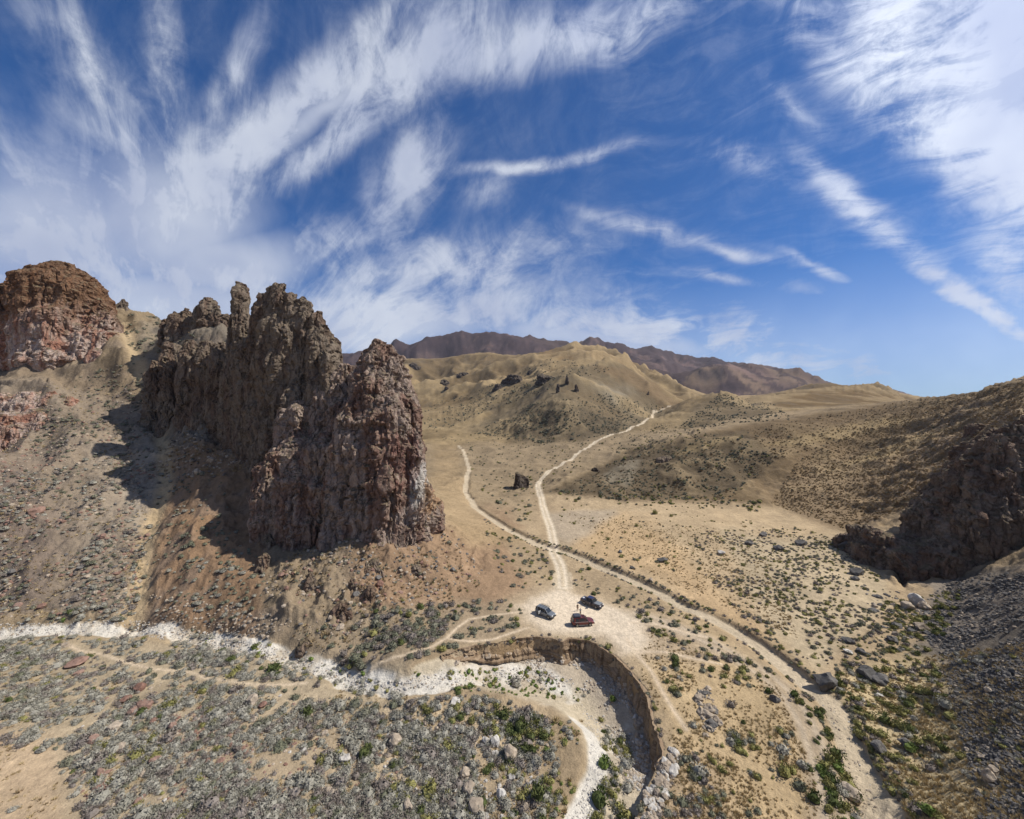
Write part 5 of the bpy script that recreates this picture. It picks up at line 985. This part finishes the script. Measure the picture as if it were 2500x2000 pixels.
def vehicle(name, px, py, head, col, label, cat, L=4.9, W=1.94, Hh=1.86, kind='suv'):
    g = ground(px, py); root = bpy.data.objects.new(name, None); COL.objects.link(root); root.location = (g.x, g.y, g.z); root.rotation_euler = (0, 0, math.radians(head)); tag(root, label, cat)
    pm = paint_mat(name+' paint', col); h = L/2; w = W/2; r = .41
    loft('body', [ring(-h, .62, 1.08, w*.90), ring(-h+.12, .48, 1.15, w*.97), ring(-h*.5, .44, 1.16, w), ring(h*.38, .44, 1.16, w), ring(h*.75, .46, 1.10, w*.97), ring(h-.15, .48, 1.0, w*.9), ring(h, .58, .86, w*.82)], pm, root, .015)
    if kind == 'suv': x0, x1, x2, x3 = -h+.06, -h+.30, h*.16, h*.46
    elif kind == 'box': x0, x1, x2, x3 = -h*.42, -h*.38, h*.18, h*.30
    gl = loft('window_band', [ring(x0, 1.1, 1.22, w*.92, w*.9, .02), ring(x1, 1.1, Hh-.06, w*.94, w*.76, .05), ring(x2, 1.1, Hh-.05, w*.94, w*.77, .05), ring(x3, 1.1, 1.2, w*.92, w*.84, .02)], M_GLASS, root)
    loft('roof', [ring(x1-.05, Hh-.07, Hh-.02, w*.74, None, .015), ring((x1+x2)/2, Hh-.06, Hh+.02, w*.79, None, .02), ring(x2+.08, Hh-.07, Hh-.02, w*.75, None, .015)], pm, root, .01)
    for sx in ([x1+.25, (x1+x2)/2-.1, x2-.05] if kind == 'suv' else [x1+.06, (x1+x2)/2]):
        for sy in (-1, 1):
            wd = .34 if (sx == x1+.25 and kind == 'suv') else .09
            loft('pillar', [[(sx-wd/2, sy*w*.955, 1.12), (sx+wd/2, sy*w*.955, 1.12), (sx+wd/2, sy*w*.79, Hh-.06), (sx-wd/2, sy*w*.79, Hh-.06)], [(sx-wd/2, sy*w*.93, 1.12), (sx+wd/2, sy*w*.93, 1.12), (sx+wd/2, sy*w*.76, Hh-.06), (sx-wd/2, sy*w*.76, Hh-.06)]], pm, root)
    for sy in (-1, 1):
        loft('windscreen_pillar', [[(x3-.02, sy*w*.86, 1.18), (x3+.06, sy*w*.86, 1.18), (x3+.06, sy*w*.80, 1.18), (x3-.02, sy*w*.80, 1.18)], [(x2-.02, sy*w*.78, Hh-.05), (x2+.08, sy*w*.78, Hh-.05), (x2+.08, sy*w*.72, Hh-.05), (x2-.02, sy*w*.72, Hh-.05)]], pm, root)
        box('headlight', (h-.06, sy*w*.66, .90), (.14, .34, .2), M_LAMP, root); box('tail_light', (-h+.01, sy*w*.78, 1.0), (.1, .18, .3), M_TAIL, root)
        box('side_mirror', (x3-.12, sy*(w+.12), 1.24), (.16, .2, .16), M_TRIM, root); box('side_step', (-.02, sy*(w+.02), .42), (L*.42, .14, .07), M_RIM, root)
        box('wheel_arch', (h*.60, sy*(w-.02), .82), (.98, .14, .09), M_TRIM, root); box('wheel_arch', (-h*.58, sy*(w-.02), .82), (.98, .14, .09), M_TRIM, root)
        wheel(h*.60, sy*(w-.1), r, root); wheel(-h*.58, sy*(w-.1), r, root)
    box('bumper', (h+.02, 0, .58), (.2, W*.86, .2), M_TRIM, root, .05); box('rear_bumper', (-h-.02, 0, .58), (.2, W*.86, .2), M_TRIM, root, .05); box('grille', (h+.0, 0, .86), (.06, W*.4, .2), M_TRIM, root)
    return root, pm, dict(h=h, w=w, H=Hh, x1=x1, x2=x2, x3=x3)
v, pm, q = vehicle('offroad_car', 1332, 1503, -41, (.17,.18,.185), 'grey off-road car with a spare wheel and open rear door, left in the clearing', 'car', 4.75, 1.9, 1.86)
wheel(-q['h']-.16, 0, .39, v, 'spare_wheel', math.pi/2, 1.02)
for k_ in (-.9, 0, .8): box('roof_bar', (k_*.8-.6, 0, 1.95), (.06, 1.5, .04), M_TRIM, v)
for sy in (1,): box('roof_rail', (-.55, sy*.86, 2.02), (2.6, .07, .06), M_TRIM, v); box('roof_rail', (-.55, sy*.66, 1.97), (2.6, .05, .05), M_TRIM, v)
dr = box('open_door', (-.78, -1.32, .98), (.07, .95, .72), pm, v, .02, (0, 0, math.radians(-12))); dr.name = 'door'; box('door_lining', (.05, 0, -.02), (.03, .8, .55), M_SEAT, dr)
v, pm, q = vehicle('offroad_car', 1422, 1525, 6, (.15,.032,.028), 'maroon off-road car carrying a dark roof box, nearest the cut bank', 'car', 4.95, 1.98, 1.88)
bx_ = loft('roof_box', [ring(-2.15, 1.96, 2.2, .60, .55, .06), ring(-1.95, 1.94, 2.34, .68, .62, .1), ring(-.75, 1.94, 2.34, .68, .62, .1), ring(-.5, 1.96, 2.2, .62, .56, .06)], new_mat('dark box plastic', (.055,.06,.075), .45)[0], v, .02)
for k_ in (-1.8, -.9, .0, .28): box('roof_bar', (k_, 0, 1.925), (.08, 1.52, .04), M_TRIM, v)
for sy in (-1, 1): box('side_stripe', (-.25, sy*.987, 1.07), (3.6, .02, .07), new_mat('pale stripe', (.45,.42,.40), .4, .3)[0], v)  # thin lighter line along both sides at belt height
v, pm, q = vehicle('pickup', 1445, 1478, -43, (.075,.06,.06), 'dark pickup with pale grey bonnet and blue black roof, farthest from the cut bank', 'pickup', 5.5, 1.98, 1.88, 'box')
box('bonnet', (1.75, 0, 1.15), (1.5, 1.62, .06), paint_mat('dusty bonnet', (.20,.21,.205), .5), v, .03); box('roof_panel', (-.28, 0, 1.925), (1.35, 1.3, .03), paint_mat('blue black panel', (.03,.035,.09), .3), v, .01)  # bonnet slab in a paler grey than the body
box('bed_cover', (-1.95, 0, 1.2), (1.45, 1.6, .07), paint_mat('bed cover grey', (.05,.05,.075), .5), v, .03); box('cargo', (-1.6, .25, 1.31), (.5, .6, .16), M_TRIM, v, .03); box('cargo', (-2.2, -.3, 1.30), (.4, .5, .14), M_LAMP, v, .03)
box('cab_back', (-1.14, 0, 1.45), (.06, 1.5, .62), pm, v, .02); dr = box('door', (.35, -1.4, .98), (.07, .95, .72), pm, v, .02, (0, 0, math.radians(14)))

# ------------------------------------------------------------------ people
def skinned(name, pts, edges, mat, parent=None, root_i=0, sub=1):
    me = bpy.data.meshes.new(name); me.from_pydata([p[:3] for p in pts], edges, []); o = bpy.data.objects.new(name, me); COL.objects.link(o)
    md = o.modifiers.new('s', 'SKIN'); sk = me.skin_vertices[0].data if me.skin_vertices else None
    if sk is None:
        bm = bmesh.new(); bm.from_mesh(me); bm.verts.layers.skin.verify(); bm.to_mesh(me); bm.free(); sk = me.skin_vertices[0].data
    for i, p in enumerate(pts): sk[i].radius = (p[3], p[4] if len(p) > 4 else p[3]); sk[i].use_root = (i == root_i)
    sb = o.modifiers.new('d', 'SUBSURF'); sb.levels = sub; sb.render_levels = sub
    me2 = bpy.data.meshes.new_from_object(o.evaluated_get(bpy.context.evaluated_depsgraph_get())); o.modifiers.clear(); o.data = me2; me2.name = name
    me2.materials.clear(); me2.materials.append(mat); me2.polygons.foreach_set('use_smooth', np.ones(len(me2.polygons), bool))
    if parent: o.parent = parent
    return o
M_SKIN = new_mat('skin', (.36,.21,.14), .6)[0]
def person(px, py, face, shirt, trousers, hair, label, arm='down'):
    g = ground(px, py); root = bpy.data.objects.new('person', None); COL.objects.link(root); root.location = g; root.rotation_euler = (0, 0, math.radians(face)); tag(root, label, 'person')
    P_ = [(0,0,.95,.14,.11),(0,0,1.15,.125,.09),(0,.01,1.35,.16,.10),(0,0,1.47,.07,.07),(0,.01,1.55,.052,.052),(0,.02,1.62,.075,.085),(0,.02,1.69,.08,.092),(0,.015,1.755,.045,.05)]; E_ = [(i, i+1) for i in range(7)]
    def add(chain, frm):
        for c in chain: P_.append(c); E_.append((frm, len(P_)-1)); frm = len(P_)-1
        return frm
    for s_ in (-1, 1):
        add([(s_*.1,0,.86,.085),(s_*.12,.02*s_,.5,.058),(s_*.13,-.02*s_,.12,.04),(s_*.13,-.03*s_,.05,.042),(s_*.14,.13,.03,.032)], 0)
        if arm == 'raised': hw = add([(s_*.2,0,1.42,.055),(s_*.33,.04,1.22,.042),(s_*.24,.27,1.30,.032)], 2); hx, hy, hz, dy, dz = s_*.2, .33, 1.32, .07, .02
        else: hw = add([(s_*.2,0,1.42,.055),(s_*.28,-.02,1.15,.042),(s_*.29,.05,.90,.030)], 2); hx, hy, hz, dy, dz = s_*.29, .07, .84, .02, -.08
        pa = add([(hx,hy,hz,.028,.018)], hw)
        for f_ in range(4): add([(hx+s_*.008*(f_-1.5), hy+dy+.012*(f_-1.5), hz+dz,.0095),(hx+s_*.004*(f_-1.5)-s_*.012, hy+dy*1.7+.012*(f_-1.5), hz+dz*1.55+.006*abs(f_-1.5),.008)], pa)
        add([(hx-s_*.03,hy+.03,hz-.005,.010),(hx-s_*.035,hy+.05+dy*.4,hz+dz*.5,.009)], pa)
    skinned('body', P_, E_, M_SKIN, root)
    M1 = new_mat('shirt cloth', shirt, .9)[0]; M2 = new_mat('trouser cloth', trousers, .9)[0]; M3 = new_mat('hair', hair, .8)[0]
    sp = [(0,0,1.0,.155,.125),(0,0,1.17,.14,.105),(0,.01,1.36,.175,.115),(0,0,1.47,.085,.085)]; se = [(0,1),(1,2),(2,3)]
    for s_ in (-1, 1):
        sp += [(s_*.2,0,1.42,.068)]+([(s_*.32,.03,1.24,.052)] if arm == 'raised' else [(s_*.265,-.01,1.2,.052)]); n = len(sp); se += [(2, n-2), (n-2, n-1)]
    skinned('shirt', sp, se, M1, root, 1)
    tp = [(0,0,.97,.15,.12)]; te = []
    for s_ in (-1, 1): tp += [(s_*.1,0,.86,.10),(s_*.12,.02*s_,.5,.072),(s_*.13,-.02*s_,.13,.058)]; n = len(tp); te += [(0, n-3), (n-3, n-2), (n-2, n-1)]
    skinned('trousers', tp, te, M2, root)
    skinned('hair', [(0,-.015,1.66,.085,.075),(0,.0,1.74,.082,.085),(0,.01,1.785,.04,.045)], [(0,1),(1,2)], M3, root)
    for s_ in (-1, 1):
        skinned('shoe', [(s_*.13,-.05,.05,.05,.045),(s_*.135,.06,.045,.05,.04),(s_*.14,.15,.035,.04,.03)], [(0,1),(1,2)], M_TRIM, root)
        box('eye', (s_*.032, .108, 1.655), (.022, .012, .012), M_TRIM, root, .002)
    box('nose', (0, .118, 1.63), (.022, .03, .035), M_SKIN, root, .006); box('mouth', (0, .108, 1.59), (.05, .01, .012), new_mat('lips', (.3,.12,.1), .6)[0], root, .002)
    return root
person(1410, 1492, 200, (.055,.05,.04), (.13,.07,.045), (.03,.02,.015), 'person in dark top and brown trousers standing between the pickup and the maroon car')
person(1417, 1503, 20, (.16,.18,.20), (.03,.03,.035), (.03,.025,.02), 'person in grey shirt and black trousers beside the far side of the maroon car', 'raised')
print('ITEMS', {k: len(v) for k, v in fam.items()})

def build_haze():
    zt = 1150; X0, X1, Y0, Y1 = -13300, 13300, -13300, 5400
    v = [(x, y, z) for z in (-26, zt) for y in (Y0, Y1) for x in (X0, X1)]
    o = obj_from('haze', v, [(0,2,3,1),(4,5,7,6),(0,1,5,4),(2,6,7,3),(0,4,6,2),(1,3,7,5)]); m = bpy.data.materials.new('thin air'); m.use_nodes = True; m.node_tree.nodes.clear(); t = NT(m.node_tree)
    out = t.node('ShaderNodeOutputMaterial'); pv = t.node('ShaderNodeVolumePrincipled'); pv.inputs['Color'].default_value = (.72,.82,1,1); pv.inputs['Density'].default_value = HAZE; pv.inputs['Anisotropy'].default_value = .3
    t.l.new(pv.outputs[0], out.inputs['Volume']); o.data.materials.append(m); tag(o, 'thin blue air between the viewer and the far mountains', None, None, 'stuff')
build_haze()
